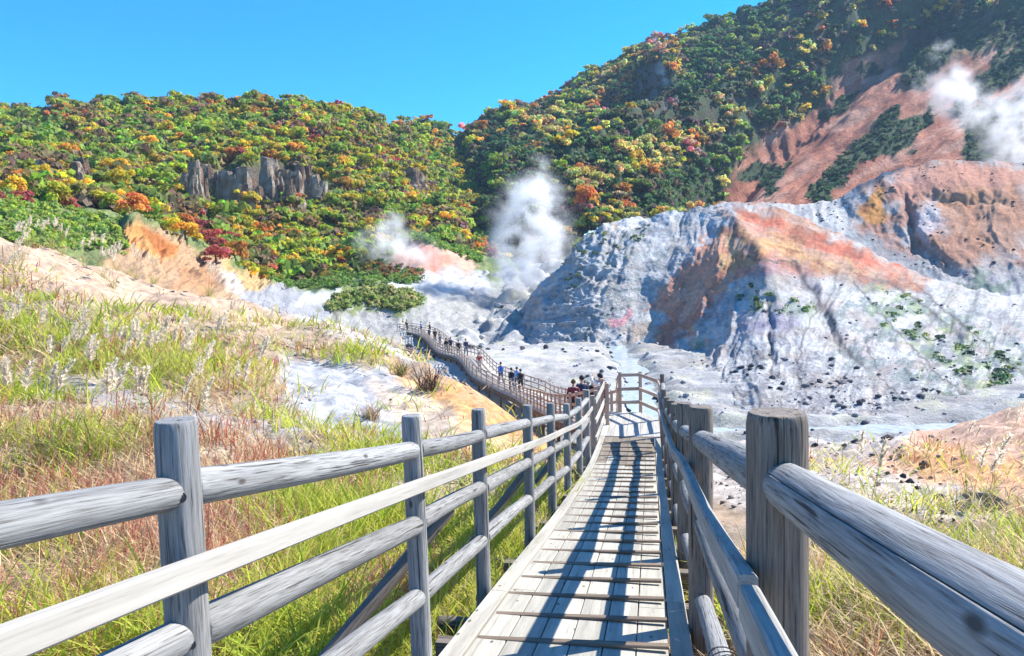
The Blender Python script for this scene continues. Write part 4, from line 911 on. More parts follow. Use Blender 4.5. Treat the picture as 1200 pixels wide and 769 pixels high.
# ------------------------------------------------------------------ trees
def leaf_quads(rs, ctrs, nrm, size):
    n = len(ctrs); up = rs.normal(size=(n, 3)); a = np.cross(nrm, up); a /= np.linalg.norm(a, axis=1, keepdims=True)+1e-9; b = np.cross(nrm, a)
    s = (size*rs.uniform(0.6, 1.3, n))[:, None]
    V = np.stack([ctrs-a*s-b*s*0.7, ctrs+a*s*0.9-b*s*0.6, ctrs+a*s+b*s*0.7, ctrs-a*s*0.8+b*s*0.8], 1)+nrm[:, None, :]*rs.uniform(-.35, .35, (n, 4, 1))*s[:, None, :]
    return V.reshape(-1, 3)
def crown_np(seed, nleaf, leaf, lobes=11, flat=0.8):
    """unit crown (radius about 1): leaf faces spread over uneven boughs, reaching low on the trunk"""
    rs = np.random.default_rng(seed); L = [(rs.uniform(-.15, .15), rs.uniform(-.15, .15), 0.7, 0.56)]
    for k in range(lobes):
        a = k*2.4+rs.uniform(-.8, .8); q = rs.uniform(0.35, 0.95); z = rs.uniform(0.22, 1.05)
        L.append((q*math.cos(a), q*math.sin(a), z, rs.uniform(0.2, 0.46)))
    L = np.array(L); w = L[:, 3]**2; k = rs.choice(len(L), nleaf, p=w/w.sum())
    d = rs.normal(size=(nleaf, 3)); d[:, 2] = np.where(d[:, 2] < -0.25, -d[:, 2], d[:, 2]); d /= np.linalg.norm(d, axis=1, keepdims=True)
    rad_ = L[k, 3]*(0.72+0.5*rs.random(nleaf))
    c = L[k, :3]+d*rad_[:, None]*np.array([1, 1, flat])
    n = d+rs.normal(size=(nleaf, 3))*0.5+np.array([0, 0, 0.25]); n /= np.linalg.norm(n, axis=1, keepdims=True)
    V = leaf_quads(rs, c, n, leaf); tone = (0.75+0.45*rs.random(len(L)))[k]*(0.72+0.56*rs.random(nleaf))
    hue = rs.normal(0, 0.15, (len(L), 3))[k]+rs.normal(0, 0.07, (nleaf, 3))
    col = np.clip(tone[:, None]*(1+hue), 0.3, 1.6); return V, np.repeat(col, 4, 0)
def trunk_mesh(seed):
    rs = np.random.default_rng(seed); V, F = [], []
    def tube(p0, p1, r0, r1):
        p0, p1 = np.array(p0, float), np.array(p1, float); d = p1-p0; d /= np.linalg.norm(d); a = np.cross(d, [0.3, 1, 0.1]); a /= np.linalg.norm(a); b = np.cross(d, a); o = len(V)
        for p, r in ((p0, r0), ((p0+p1)/2+rs.normal(0, 0.02, 3), (r0+r1)/2), (p1, r1)):
            for t in np.arange(6)/6*2*np.pi: V.append(tuple(p+r*(a*math.cos(t)+b*math.sin(t))))
        for j in range(2):
            for i in range(6): F.append((o+j*6+i, o+j*6+(i+1) % 6, o+(j+1)*6+(i+1) % 6, o+(j+1)*6+i))
    tube((0, 0, -0.35), (0.03, 0.02, 0.75), 0.075, 0.045)
    for k in range(5):
        a = k*1.3+rs.uniform(0, 0.6); z = 0.35+0.08*k; tube((0.02, 0.01, z), (0.55*math.cos(a), 0.55*math.sin(a), z+0.45), 0.03, 0.01)
    me = bpy.data.meshes.new('trunk'); me.from_pydata(V, [], F); me.update(); me.materials.append(M_bark); return me
PAL = {'lime green': (0.55, 0.58, 0.06), 'leaf green': (0.29, 0.42, 0.06), 'golden yellow': (0.76, 0.60, 0.06), 'orange': (0.66, 0.32, 0.07), 'crimson': (0.56, 0.14, 0.12),
       'rusty pink': (0.46, 0.26, 0.20), 'olive': (0.31, 0.33, 0.11), 'pale yellow': (0.72, 0.66, 0.20), 'salmon': (0.72, 0.42, 0.27), 'dark green': (0.12, 0.23, 0.08)}
def pickc(w, cl, k):
    """colour drifts over the slope in patches, with single odd ones between"""
    names = list(w); p = np.array([w[n_] for n_ in names], float); p /= p.sum(); c = np.cumsum(p)
    u = 0.55*cl+0.45*rng.random() if k else rng.random(); return names[int(min(np.searchsorted(c, u), len(names)-1))]
def scatter(Pg, n_try, spacing, cond, sizef):
    nv_, nu_ = Pg.shape[:2]; px, py, f = PJ(Pg); i = rng.integers(0, nv_*nu_, n_try)
    X_ = Pg.reshape(-1, 3)[i]; ax, ay, af = px.ravel()[i], py.ravel()[i], f.ravel()[i]; ok = cond(ax, ay) & (ax > -60) & (ax < 1260) & (ay > -50)
    out = []; cell = {}
    for j in np.nonzero(ok)[0]:
        s = sizef(ax[j], ay[j]); r = spacing*s*800/af[j]; key = (int(ax[j]//14), int(ay[j]//14)); bad = False
        for dx in (-1, 0, 1):
            for dy in (-1, 0, 1):
                for (qx, qy, qr) in cell.get((key[0]+dx, key[1]+dy), ()):
                    if (qx-ax[j])**2+((qy-ay[j])*1.25)**2 < ((r+qr)/2)**2: bad = True; break
        if bad: continue
        cell.setdefault(key, []).append((ax[j], ay[j], r)); out.append((X_[j], s, ax[j], ay[j], af[j]))
    return out
TREES = []   # (pos, radius, colour name, zone, screen size)
bareL = [[(219, 200), (250, 195), (300, 190), (335, 190), (385, 210), (384, 238), (300, 240), (222, 234)], [(46, 190), (66, 196), (60, 212)], [(86, 190), (108, 195), (110, 228), (86, 215)], [(480, 198), (499, 206), (492, 228), (480, 224)]]
def condL(x, y):
    m = np.ones(np.shape(x), bool)
    for pl in bareL: m &= ~inpoly(x, y, pl)
    return m
def zoneL(x, y):
    if y < 150: return 'on the left hill skyline'
    if 205 < x < 400 and 150 <= y < 188: return 'above the spired outcrop'
    if x < 130: return 'far left on the hill'
    if x < 330: return 'below the spired outcrop' if y > 185 else 'high on the left hill'
    if y > 240: return 'at the left hill foot'
    return 'on the left hill right flank'
WL = {'crimson': .045, 'rusty pink': .07, 'orange': .10, 'golden yellow': .20, 'lime green': .36, 'leaf green': .15, 'olive': .08}
for X_, s, ax, ay, af in scatter(LAND['hillL'], 60000, 0.92, condL, lambda a, b: (1.35+1.75*rng.random()**1.3)*(1.0 if b > 150 else 0.85)):
    cl = 0.5+1.1*float(fbm(ax*0.018, ay*0.03, 3, 811)); w = dict(WL)
    if ay > 215 and ax < 330: w['crimson'] += .09; w['golden yellow'] += .12
    if ay < 145: w['orange'] += .15; w['leaf green'] += .1
    TREES.append((X_, s, pickc(w, np.clip(cl, 0, 1), True), zoneL(ax, ay), 800*s/af, ax, ay))
for X_, s, ax, ay, af in scatter(LAND['hillC'], 5000, 1.1, lambda x, y: np.ones(np.shape(x), bool), lambda a, b: rng.uniform(2.4, 4.2)):
    TREES.append((X_, s, pickc({'orange': .2, 'golden yellow': .3, 'leaf green': .3, 'rusty pink': .1, 'olive': .1}, 0.5, False), 'on the small far hill', 800*s/af, ax, ay))
redpoly = [(845, 250), (850, 215), (885, 165), (930, 145), (960, 120), (985, 80), (1020, 60), (1060, 40), (1400, -60), (1500, 300), (845, 300)]
def condR(x, y):
    m = ~inpoly(x, y, redpoly) & ~inpoly(x, y, [(748, 80), (775, 70), (800, 110), (770, 142), (735, 118)]) & ~inpoly(x, y, [(735, 262), (745, 235), (800, 212), (840, 205), (850, 250)])
    up = inpoly(x, y, [(880, 60), (960, -40), (1400, -60), (1100, 60), (960, 120), (880, 180), (820, 230), (850, 150)])
    return m & (~up | (rng.random(np.shape(x)) < 0.05))
spurA = [(1080, -40), (1000, 20), (880, 105), (830, 150), (760, 190), (690, 230), (640, 265)]
SHADEP = [[(880, -40), (980, -40), (900, 60), (860, 110), (760, 165), (690, 195), (690, 160), (740, 140), (790, 130), (800, 60)], [(1080, 0), (1010, 60), (900, 160), (850, 210), (760, 235), (740, 225), (830, 160), (900, 110), (1000, 30)], [(520, 180), (600, 160), (640, 190), (600, 230), (640, 262), (600, 300), (540, 280), (505, 235)]]
def zoneR(x, y):
    d, _ = polyd(np.array([x]), np.array([y]), spurA)
    if d[0] < 26: return 'on the sunlit spur'
    if y > 235: return 'at the mountain foot behind steam'
    if x > 700: return 'high on the right mountain'
    return 'above the valley head'
WR = {'salmon': .15, 'rusty pink': .06, 'orange': .14, 'golden yellow': .12, 'pale yellow': .26, 'lime green': .17, 'leaf green': .10}
for X_, s, ax, ay, af in scatter(LAND['mtR'], 80000, 0.98, condR, lambda a, b: 2.2+2.6*rng.random()**1.4):
    cl = 0.5+1.1*float(fbm(ax*0.02, ay*0.03, 3, 821)); w = dict(WR)
    d, _ = polyd(np.array([ax]), np.array([ay]), spurA)
    if d[0] < 26: w['pale yellow'] += .3; w['salmon'] += .15
    elif any(inpoly(np.array([ax]), np.array([ay]), pl)[0] for pl in SHADEP): w = {'dark green': .52, 'leaf green': .24, 'olive': .16, 'rusty pink': .08}  # shade of the gully bands put into the leaf colours by a darker palette
    TREES.append((X_, s, pickc(w, np.clip(cl, 0, 1), True), zoneR(ax, ay), 800*s/af, ax, ay))
def condH(x, y):
    return inpoly(x, y, [(-60, 205), (20, 215), (100, 232), (200, 262), (250, 285), (330, 325), (335, 335), (290, 330), (235, 300), (190, 268), (140, 248), (60, 245), (-60, 232)]) | inpoly(x, y, [(215, 262), (280, 285), (340, 318), (330, 334), (270, 312), (225, 280)])
for X_, s, ax, ay, af in scatter(LAND['hum'], 22000, 1.05, condH, lambda a, b: rng.uniform(1.3, 2.5)):
    TREES.append((X_, s, pickc({'crimson': .22, 'golden yellow': .22, 'lime green': .25, 'leaf green': .2, 'orange': .11}, 0.5, False), 'behind the plume grass', 800*s/af, ax, ay))
TREES = [t for t in TREES if -50 < t[5] < 1250]
TREES.sort(key=lambda t: -t[4])
VIS = [t for t in TREES if 0 < t[5] < 1200 and 0 < t[6] < 345][:300]; vid = set(id(t) for t in VIS); REST = [t for t in TREES if id(t) not in vid]
crowns = []
for k in range(8):
    V, cc = crown_np(900+k, 900, 0.078, lobes=9+k % 5, flat=0.75+0.06*(k % 3)); crowns.append(mesh_np('crown', V, np.arange(len(V)).reshape(-1, 4), col=cc, smooth=False)); crowns[-1].materials.append(M_leafo)
trunks = [trunk_mesh(k) for k in range(3)]
def szn(s): return 'large' if s > 3.1 else ('small' if s < 2.1 else 'rounded')
from collections import Counter, defaultdict
base_l = [f'{szn(t[1])} {t[2]} tree {t[3]}' for t in VIS]; cnt = Counter(base_l); lab2 = []
for i, t in enumerate(VIS):
    j = min((k for k in range(len(VIS)) if k != i), key=lambda k: (VIS[k][5]-t[5])**2+(VIS[k][6]-t[6])**2); q = VIS[j]; dx, dy = q[5]-t[5], q[6]-t[6]
    side = ('to its right' if dx > 0 else 'to its left') if abs(dx) > abs(dy) else ('just below it' if dy > 0 else 'just above it')
    lab2.append(base_l[i] if cnt[base_l[i]] == 1 else f'{base_l[i]}, {q[2]} tree {side}')
c2 = Counter(lab2); ordn = ['first', 'second', 'third', 'fourth', 'fifth', 'sixth', 'seventh', 'eighth', 'ninth', 'tenth', 'eleventh', 'twelfth', 'thirteenth', 'fourteenth', 'fifteenth', 'sixteenth', 'seventeenth', 'eighteenth', 'nineteenth', 'twentieth']
by = defaultdict(list)
for i, b_ in enumerate(base_l): by[b_].append(i)
for b_, ii in by.items():
    ii.sort(key=lambda i: VIS[i][5])
    for r_, i in enumerate(ii):
        if c2[lab2[i]] > 1 or len(lab2[i].split()) > 16: lab2[i] = f"{b_.replace(' tree ', ' tree, ' + ordn[min(r_, 19)] + ' from left of those ', 1)}"
for i, (X_, s, cn, zone, ss_, ax, ay) in enumerate(VIS):
    t = bpy.data.objects.new('autumn_tree', None); COL.objects.link(t); t.location = Vector(X_); t.rotation_euler = (0, 0, random.uniform(0, 6.28)); hgt = random.uniform(0.85, 1.25); t.scale = (s, s, s*hgt)
    t['label'] = lab2[i]; t['category'] = 'tree'; t['group'] = f'{cn} trees {zone}'
    o = bpy.data.objects.new('crown', crowns[i % 8]); link(o, t); c0 = np.array(PAL[cn])*random.uniform(0.8, 1.2)*np.array([random.uniform(.9, 1.1), random.uniform(.9, 1.1), 1]); o.color = (*c0, 1)
    o = bpy.data.objects.new('trunk', trunks[i % 3]); link(o, t)
def mass(name, items, nleaf, leaf, nproto, seed0, lobes=8, mat=None):
    pr = [crown_np(seed0+k, nleaf, leaf, lobes=lobes) for k in range(nproto)]; VV, CC = [], []
    for j, (X_, s, colr) in enumerate(items):
        V, cc = pr[j % nproto]; a = random.uniform(0, 6.28); ca, sa = math.cos(a), math.sin(a); h = random.uniform(0.85, 1.3)
        VV.append(np.stack([V[:, 0]*ca-V[:, 1]*sa, V[:, 0]*sa+V[:, 1]*ca, V[:, 2]*h-0.25], -1)*s+X_); CC.append(cc*np.array(colr))
    V = np.concatenate(VV); C_ = np.concatenate(CC); o = obj(name, mesh_np(name, V, np.arange(len(V)).reshape(-1, 4), col=C_, smooth=False), mat or M_leaf); return tag(o, kind='stuff')
print('trees', len(VIS), len(REST))
mass('forest', [(t[0], t[1], np.array(PAL[t[2]])*random.uniform(0.75, 1.2)) for t in REST], 170, 0.16, 6, 950)
# undergrowth: dark shrubs filling between the crowns, and low scrub on slopes
und = []
for L_, n_, cnd, pal in ((LAND['hillL'], 2600, condL, ((0.22, 0.28, 0.06), (0.30, 0.20, 0.10), (0.32, 0.38, 0.06))), (LAND['mtR'], 8500, lambda x, y: ~inpoly(x, y, redpoly), ((0.08, 0.14, 0.05), (0.13, 0.15, 0.06), (0.16, 0.12, 0.08)))):
    Pf = L_.reshape(-1, 3); i = rng.integers(0, len(Pf), n_); q = Pf[i]; a, b_, f = PJ(q); ok = cnd(a, b_) & (a > -40) & (a < 1240) & (b_ > -20)
    for p in q[ok]: und.append((p, rng.uniform(1.3, 2.9), pal[int(rng.integers(0, 3))]))
Pf = LAND['mtR'].reshape(-1, 3); a, b_, f = PJ(Pf); vm_ = VEGM.ravel(); idx = np.nonzero(inpoly(a, b_, redpoly) & (a < 1240) & (b_ > -20) & (vm_[:len(a)] > 0.5))[0]
for p in Pf[rng.choice(idx, min(1500, len(idx)), replace=False)]: und.append((p, rng.uniform(0.6, 1.3), ((0.06, 0.11, 0.06), (0.09, 0.13, 0.06))[int(rng.integers(0, 2))]))
idx = np.nonzero(inpoly(a, b_, [(735, 262), (745, 235), (800, 212), (845, 205), (850, 250)]))[0]
for p in Pf[rng.choice(idx, min(260, len(idx)), replace=False)]: und.append((p, rng.uniform(0.8, 1.5), ((0.10, 0.19, 0.07), (0.15, 0.24, 0.08))[int(rng.integers(0, 2))]))
mass('undergrowth', und, 46, 0.26, 4, 990, lobes=5)
hs_ = []
Pf = LAND['hum'].reshape(-1, 3); a, b_, f = PJ(Pf)
for poly, n_, pal in (([(-60, 215), (60, 235), (140, 262), (150, 300), (60, 292), (-60, 290)], 420, ((0.36, 0.46, 0.08), (0.26, 0.34, 0.10))),
                      ([(376, 364), (396, 346), (440, 340), (480, 342), (498, 356), (470, 366), (430, 358), (392, 364)], 260, ((0.34, 0.40, 0.12), (0.24, 0.31, 0.09), (0.42, 0.40, 0.18))),
                      ([(330, 334), (345, 322), (420, 322), (470, 326), (500, 322), (490, 334), (420, 338), (340, 340)], 300, ((0.22, 0.34, 0.07), (0.18, 0.26, 0.07))),
                      ([(468, 272), (500, 272), (545, 288), (568, 304), (560, 310), (520, 292), (470, 280)], 200, ((0.18, 0.32, 0.06), (0.26, 0.38, 0.08))),
                      ([(420, 305), (470, 312), (500, 320), (480, 328), (430, 325)], 160, ((0.16, 0.22, 0.06), (0.36, 0.16, 0.08)))):
    idx = np.nonzero(inpoly(a, b_, poly))[0]
    if len(idx):
        for p in Pf[rng.choice(idx, min(n_, len(idx)), replace=False)]: hs_.append((p, rng.uniform(0.4, 0.95), pal[int(rng.integers(0, len(pal)))]))
mass('low_scrub', hs_, 50, 0.22, 4, 1010, lobes=6)
ls_ = []
Pf = LAND['massif'].reshape(-1, 3); a, b_, f = PJ(Pf)
for poly, n_ in (([(862, 340), (890, 330), (905, 345), (900, 366), (870, 360)], 26), ([(905, 350), (960, 355), (950, 372), (905, 366)], 14), ([(1015, 332), (1060, 340), (1120, 372), (1200, 430), (1200, 470), (1120, 440), (1040, 400)], 80),
                 ([(640, 300), (700, 270), (770, 262), (720, 320), (650, 350)], 60)):
    idx = np.nonzero(inpoly(a, b_, poly) & (fbm(a*0.05, b_*0.07, 4, 91) > 0.1))[0]
    if len(idx):
        for p in Pf[rng.choice(idx, min(n_, len(idx)), replace=False)]: ls_.append((p, rng.uniform(0.18, 0.5), ((0.12, 0.19, 0.10), (0.25, 0.30, 0.12), (0.07, 0.11, 0.08))[int(rng.integers(0, 3))]))
mass('lichen_shrubs', ls_, 40, 0.24, 4, 1020, lobes=5)

# ------------------------------------------------------------------ rock
def surf(Pg, x, y):
    a, b_, f = PJ(Pg.reshape(-1, 3)); k = np.argmin((a-x)**2+(b_-y)**2+0.002*f); return Pg.reshape(-1, 3)[k]
def spire_mesh(name, seed, h, r):
    rs = np.random.default_rng(seed); nr, ns_ = 12, 14; V = []
    for j in range(nr):
        t = j/(nr-1); rr = r*(1.05-0.36*t**2.2)*(1+0.15*math.sin(t*9+seed))
        for i in range(ns_):
            a = i/ns_*2*np.pi; q = rr*(1+0.5*float(ridged(np.array(math.cos(a)*1.3+seed), np.array(math.sin(a)*1.3+t*1.1), 3, 3))-0.25)
            V.append((q*math.cos(a)*1.2, q*math.sin(a)*0.9, h*t+rs.uniform(-.05, .05)*h))
    F = [(j*ns_+i, j*ns_+(i+1) % ns_, (j+1)*ns_+(i+1) % ns_, (j+1)*ns_+i) for j in range(nr-1) for i in range(ns_)]+[tuple(range((nr-1)*ns_, nr*ns_))]
    V = np.array(V); k = 0.55+0.45*rs.random(len(V)); tint = np.where((fbm(V[:, 0]*0.8, V[:, 2]*0.35+seed, 3, seed) > 0.05)[:, None], ((0.58, 0.47, 0.36), (0.40, 0.28, 0.19), (0.50, 0.42, 0.34))[seed % 3], ((0.26, 0.17, 0.12), (0.22, 0.14, 0.10), (0.34, 0.25, 0.18))[seed % 3])
    me = bpy.data.meshes.new(name); me.from_pydata([tuple(v) for v in V], [], F); me.update(); me.materials.append(M_cliff)
    at = me.color_attributes.new('Col', 'FLOAT_COLOR', 'POINT'); at.data.foreach_set('color', np.c_[tint*k[:, None], np.ones(len(V))].astype(np.float32).ravel()); return me
def outcrop(label, spires):
    P0 = surf(LAND['hillL'], spires[0][0], spires[0][2]); root = empty('rock_outcrop', tuple(P0)); tag(root, label, 'rock outcrop')
    for k, (x, yt, yb, w) in enumerate(spires+[(x+4+random.uniform(-1, 1), yt+random.uniform(5, 12), yb-2, w*0.9) for x, yt, yb, w in spires]+[(x-3+random.uniform(-1, 1), yt+random.uniform(10, 18), yb+1, w*0.8) for x, yt, yb, w in spires]):
        p = surf(LAND['hillL'], x, yb); f = p[1]; h = (yb-max(yt, 190)-2)*f/800+4; r = w*f/800/2*1.3
        o = obj('rock_spire', spire_mesh('rock_spire', 30+k+int(x), h, r), None, root); o.location = Vector(p-P0+np.array([0, -1.0, -3.0]))
outcrop('grey and tan rock outcrop of tall jagged spires on the left hill', [(222, 208, 232, 9), (232, 195, 236, 11), (245, 198, 234, 11), (257, 206, 232, 9), (268, 205, 238, 13), (279, 214, 238, 12), (290, 202, 236, 14), (303, 222, 241, 10), (309, 188, 230, 9), (317, 181, 228, 11),
        (326, 195, 230, 11), (335, 204, 232, 10), (345, 198, 238, 12), (354, 199, 234, 11), (362, 200, 238, 11), (371, 210, 238, 11), (380, 216, 240, 9)])
outcrop('small white rock outcrop among trees at far left of the wooded hill', [(54, 195, 210, 10), (64, 203, 213, 8)])
outcrop('pale leaning rock outcrop beside the purple tree on the left hill', [(96, 196, 222, 10), (102, 192, 228, 11)])
outcrop('dark and pink rock outcrop near the right end of the left hill', [(484, 200, 222, 12), (491, 206, 228, 10)])
# ------------------------------------------------------------------ grass of the near banks
def blades(base, L, w, az, lean, droop, col, ct=None):
    """curved strips: 3 segments; base (n,3)"""
    n = len(base); d = np.stack([np.cos(az), np.sin(az), np.zeros(n)], -1); s = np.stack([-np.sin(az), np.cos(az), np.zeros(n)], -1); V = []
    tw = rng.uniform(0, np.pi, n); s = s*np.cos(tw)[:, None]+d*np.sin(tw)[:, None]
    for t, ww in ((0, 0.8), (0.4, 1.0), (0.75, 0.7)):
        p = base+d*((lean*t+droop*t*t)*L)[:, None]+np.array([0, 0, 1.0])*(L*(t*np.sqrt(np.maximum(0.05, 1-lean**2))-0.55*droop*t*t))[:, None]
        V += [p-s*(w*ww/2)[:, None], p+s*(w*ww/2)[:, None]]
    V.append(base+d*((lean+droop)*L)[:, None]+np.array([0, 0, 1.0])*(L*(np.sqrt(np.maximum(0.05, 1-lean**2))-0.62*droop))[:, None])
    V = np.stack(V, 1).reshape(-1, 3); o = np.arange(n)[:, None]*7
    Q = np.concatenate([o+np.array([[0, 1, 3, 2]]), o+np.array([[2, 3, 5, 4]])]); T = o+np.array([[4, 5, 6]])
    c0 = np.asarray(col)
    tip = c0 if ct is None else ct
    g = np.stack([c0, c0, c0, c0, (c0+tip)/2, (c0+tip)/2, tip], 1).reshape(-1, 3)
    return V, Q, T, g
def join_blades(name, parts, mat):
    VV, QQ, TT, GG, o = [], [], [], [], 0
    for V, Q, T, g in parts: VV.append(V); QQ.append(Q+o); TT.append(T+o); GG.append(g); o += len(V)
    ob = obj(name, mesh_np(name, np.concatenate(VV), np.concatenate(QQ), np.concatenate(TT), col=np.concatenate(GG), smooth=False), mat); return tag(ob, kind='stuff')
BARE = [([(100, 305), (240, 335), (345, 372), (335, 380), (250, 368), (140, 350), (60, 318), (0, 290), (0, 262)], 0.06),
        ([(318, 418), (370, 418), (470, 440), (530, 470), (600, 500), (660, 512), (640, 530), (560, 535), (430, 515), (345, 505), (325, 460)], 0.03),
        ([(440, 405), (520, 440), (600, 478), (700, 510), (650, 545), (560, 535), (500, 480), (450, 440)], 0.03)]
def density(px, py, X_, Y_):
    left = px < 700
    d = np.where(left, 1.0, 0.0)
    # grass tops of the left bank only below this line
    lim = np.interp(px, [-100, 0, 60, 130, 240, 330, 345, 450, 520, 600, 700], [290, 300, 330, 356, 372, 372, 376, 396, 440, 520, 530])
    d = np.where(left & (py < lim), 0.05, d)
    rg = 0.8*sstep(640, 715, py+18*fbm(X_*0.6, Y_*0.6, 3, 71)); rg = np.maximum(rg, 0.16*(px > 940)*(py > 520))
    d = np.where(~left, rg, d)
    for poly, k in BARE: d = np.where(inpoly(px+6*fbm(X_*0.8, Y_*0.8, 3, 72), py, poly), k, d)
    d = d*np.where(fbm(X_*0.55, Y_*0.55, 3, 73) < -0.28, 0.35, 1.0)
    gv = inpoly(px+8*fbm(X_, Y_, 2, 9), py, [(40, 440), (150, 455), (280, 485), (390, 520), (380, 540), (250, 512), (120, 482), (40, 460)]); d = np.where(gv, 0.22, d)
    return d
def tufts(n, dmin, dmax):
    px_ = rng.uniform(-330, 1480, n); u = rng.random(n); e = -0.35
    d = (dmin**e+u*(dmax**e-dmin**e))**(1/e)
    p = U(px_, 384.5, d); x, y = p[:, 0], p[:, 1]
    z = near_z(x, y); P_ = np.stack([x, y, z], -1); a, b_, f = PJ(P_)
    ok = rng.random(n) < density(a, b_, x, y)
    ok &= (b_ < 830) & (np.abs(x-deckc(y)) > 0.80+0*y) | ((y > 19) & (rng.random(n) < density(a, b_, x, y)))
    # nothing inside the walkways
    s = np.linspace(0, 70, 71); w = lw(s)+lwn(s)[1]*(lwwid(s)/2)[:, None]
    dm = np.sqrt(((x[:, None]-w[None, :, 0])**2+(y[:, None]-w[None, :, 1])**2).min(1)); ok &= dm > 1.7
    ok &= ~((y < 20) & (np.abs(x-deckc(y)) < 0.82))
    return P_[ok], a[ok], b_[ok], f[ok]
parts = []
def spawn(n, dmin, dmax, nb, kind):
    P_, a, b_, f = tufts(n, dmin, dmax); fb = fbm(P_[:, 0]*0.35, P_[:, 1]*0.35, 3, 88); left = a < 700
    # how green / straw / red each place is
    g = np.where(left, 0.36+0.8*fb, 0.30+1.1*fb); g = np.where(left & (b_ > 480) & (a < 300), g-0.42, g); g = np.where(left & (a > 330) & (b_ > 520), g+0.25, g); g = np.where(~left & (b_ < 600), 0.3, g); g = np.where(left & (b_ < 400), g-0.05, g)
    r = rng.random(len(P_)); kd = np.where(r < g, 0, np.where(r < g+(1-g)*0.86, 1, 2)); kd = np.where(left | (kd != 2), kd, np.where(rng.random(len(P_)) < 0.5, 1, 2))
    for k in (0, 1, 2):
        m = kd == k
        if not m.any(): continue
        B = np.repeat(P_[m], nb, 0); ff = np.repeat(f[m], nb); n_ = len(B); sp_r = 0.05+0.012*ff
        B = B+np.stack([rng.normal(0, 1, n_)*sp_r, rng.normal(0, 1, n_)*sp_r, np.zeros(n_)-0.03], -1)
        sc = np.repeat(rng.uniform(0.6, 1.25, m.sum()), nb); wmin = 0.0019*ff
        if k == 0:
            L = rng.uniform(0.2, 0.62, n_)*sc*(1+0.012*ff)*np.repeat(np.where(left[m], 1.15, 0.72), nb); w = np.maximum(rng.uniform(0.009, 0.019, n_), wmin); tone = np.repeat(rng.random(m.sum()), nb)[:, None]
            c0 = np.array([[0.30, 0.46, 0.04]])*(1-tone)+np.array([[0.62, 0.60, 0.09]])*tone; c0 = c0*rng.uniform(0.7, 1.25, (n_, 1)); ct = c0*0.6+np.array([0.55, 0.42, 0.12])*0.4
            parts.append(blades(B, L, w, rng.uniform(0, 6.28, n_), rng.uniform(0.05, 0.5, n_), rng.uniform(0.1, 0.7, n_), c0, ct))
        elif k == 1:
            L = rng.uniform(0.15, 0.5, n_)*sc*(1+0.01*ff); w = np.maximum(rng.uniform(0.006, 0.012, n_), wmin)
            c0 = np.array([[0.80, 0.64, 0.38]])*rng.uniform(0.55, 1.2, (n_, 1)); pk = rng.random((n_, 1)) < 0.35; c0 = np.where(pk, c0*np.array([0.95, 0.82, 0.80]), c0)
            parts.append(blades(B, L, w, rng.uniform(0, 6.28, n_), rng.uniform(0.3, 0.97, n_), rng.uniform(0.1, 0.5, n_), c0))
        else:
            L = rng.uniform(0.25, 0.65, n_)*sc; w = np.maximum(rng.uniform(0.003, 0.006, n_), wmin*0.7)
            c0 = np.array([[0.50, 0.15, 0.09]])*rng.uniform(0.6, 1.3, (n_, 1)); ct = c0*0.4+np.array([0.60, 0.34, 0.30])*0.6
            parts.append(blades(B, L, w, rng.uniform(0, 6.28, n_), rng.uniform(0.0, 0.3, n_), rng.uniform(0.0, 0.25, n_), c0, ct))
spawn(17000, 1.6, 9, 9, 0); spawn(12500, 6, 24, 9, 0); spawn(8500, 18, 48, 8, 0)
join_blades('wild_grass', parts, M_grass)
# matted dead straw lying on the soil close to the camera
P_, a, b_, f = tufts(17000, 1.6, 14); n_ = len(P_)*5; B = np.repeat(P_, 5, 0)+np.stack([rng.normal(0, .12, n_), rng.normal(0, .12, n_), rng.uniform(0.005, 0.05, n_)], -1)
c0 = np.array([[0.55, 0.43, 0.36]])*rng.uniform(0.35, 1.25, (n_, 1))*np.where(rng.random((n_, 1)) < 0.3, np.array([[0.95, 0.72, 0.65]]), 1.0)
join_blades('straw_litter', [blades(B, rng.uniform(0.1, 0.34, n_), np.full(n_, 0.006), rng.uniform(0, 6.28, n_), np.full(n_, 0.985), rng.uniform(0, 0.05, n_), c0)], M_grass)

# ------------------------------------------------------------------ plume grass clumps
def plume_mesh(seed, H):
    rs = np.random.default_rng(seed); n = 130; t = rs.random(n); az = rs.normal(0, 1.3, n); bend = 0.25
    core = np.stack([bend*H*(t**2), 0*t, H*t*0.95], -1); L = H*0.42*(1-0.5*t)*rs.uniform(0.6, 1.1, n)
    V, Q, T, g = blades(core, L, np.full(n, 0.015), az+0.0, rs.uniform(0.1, 0.5, n), rs.uniform(0.2, 0.6, n), np.array([[0.95, 0.84, 0.68]])*rs.uniform(0.85, 1.05, (n, 1)))
    me = mesh_np('plume', V, Q, T, col=g, smooth=False); me.materials.append(M_plume); return me
plumes = [plume_mesh(k, 0.42) for k in range(4)]
def clump_leaves(seed):
    rs = np.random.default_rng(seed); n = 26; B = np.stack([rs.normal(0, .05, n), rs.normal(0, .05, n), np.zeros(n)-0.05], -1)
    V, Q, T, g = blades(B, rs.uniform(0.5, 1.0, n), rs.uniform(0.010, 0.016, n), rs.uniform(0, 6.28, n), rs.uniform(0.1, 0.45, n), rs.uniform(0.2, 0.6, n), np.array([[0.42, 0.40, 0.15]])*rs.uniform(0.7, 1.2, (n, 1)), np.tile(np.array([[0.6, 0.45, 0.22]]), (n, 1)))
    me = mesh_np('leaves', V, Q, T, col=g, smooth=False); me.materials.append(M_grass); return me
cl_leaves = [clump_leaves(60+k) for k in range(3)]
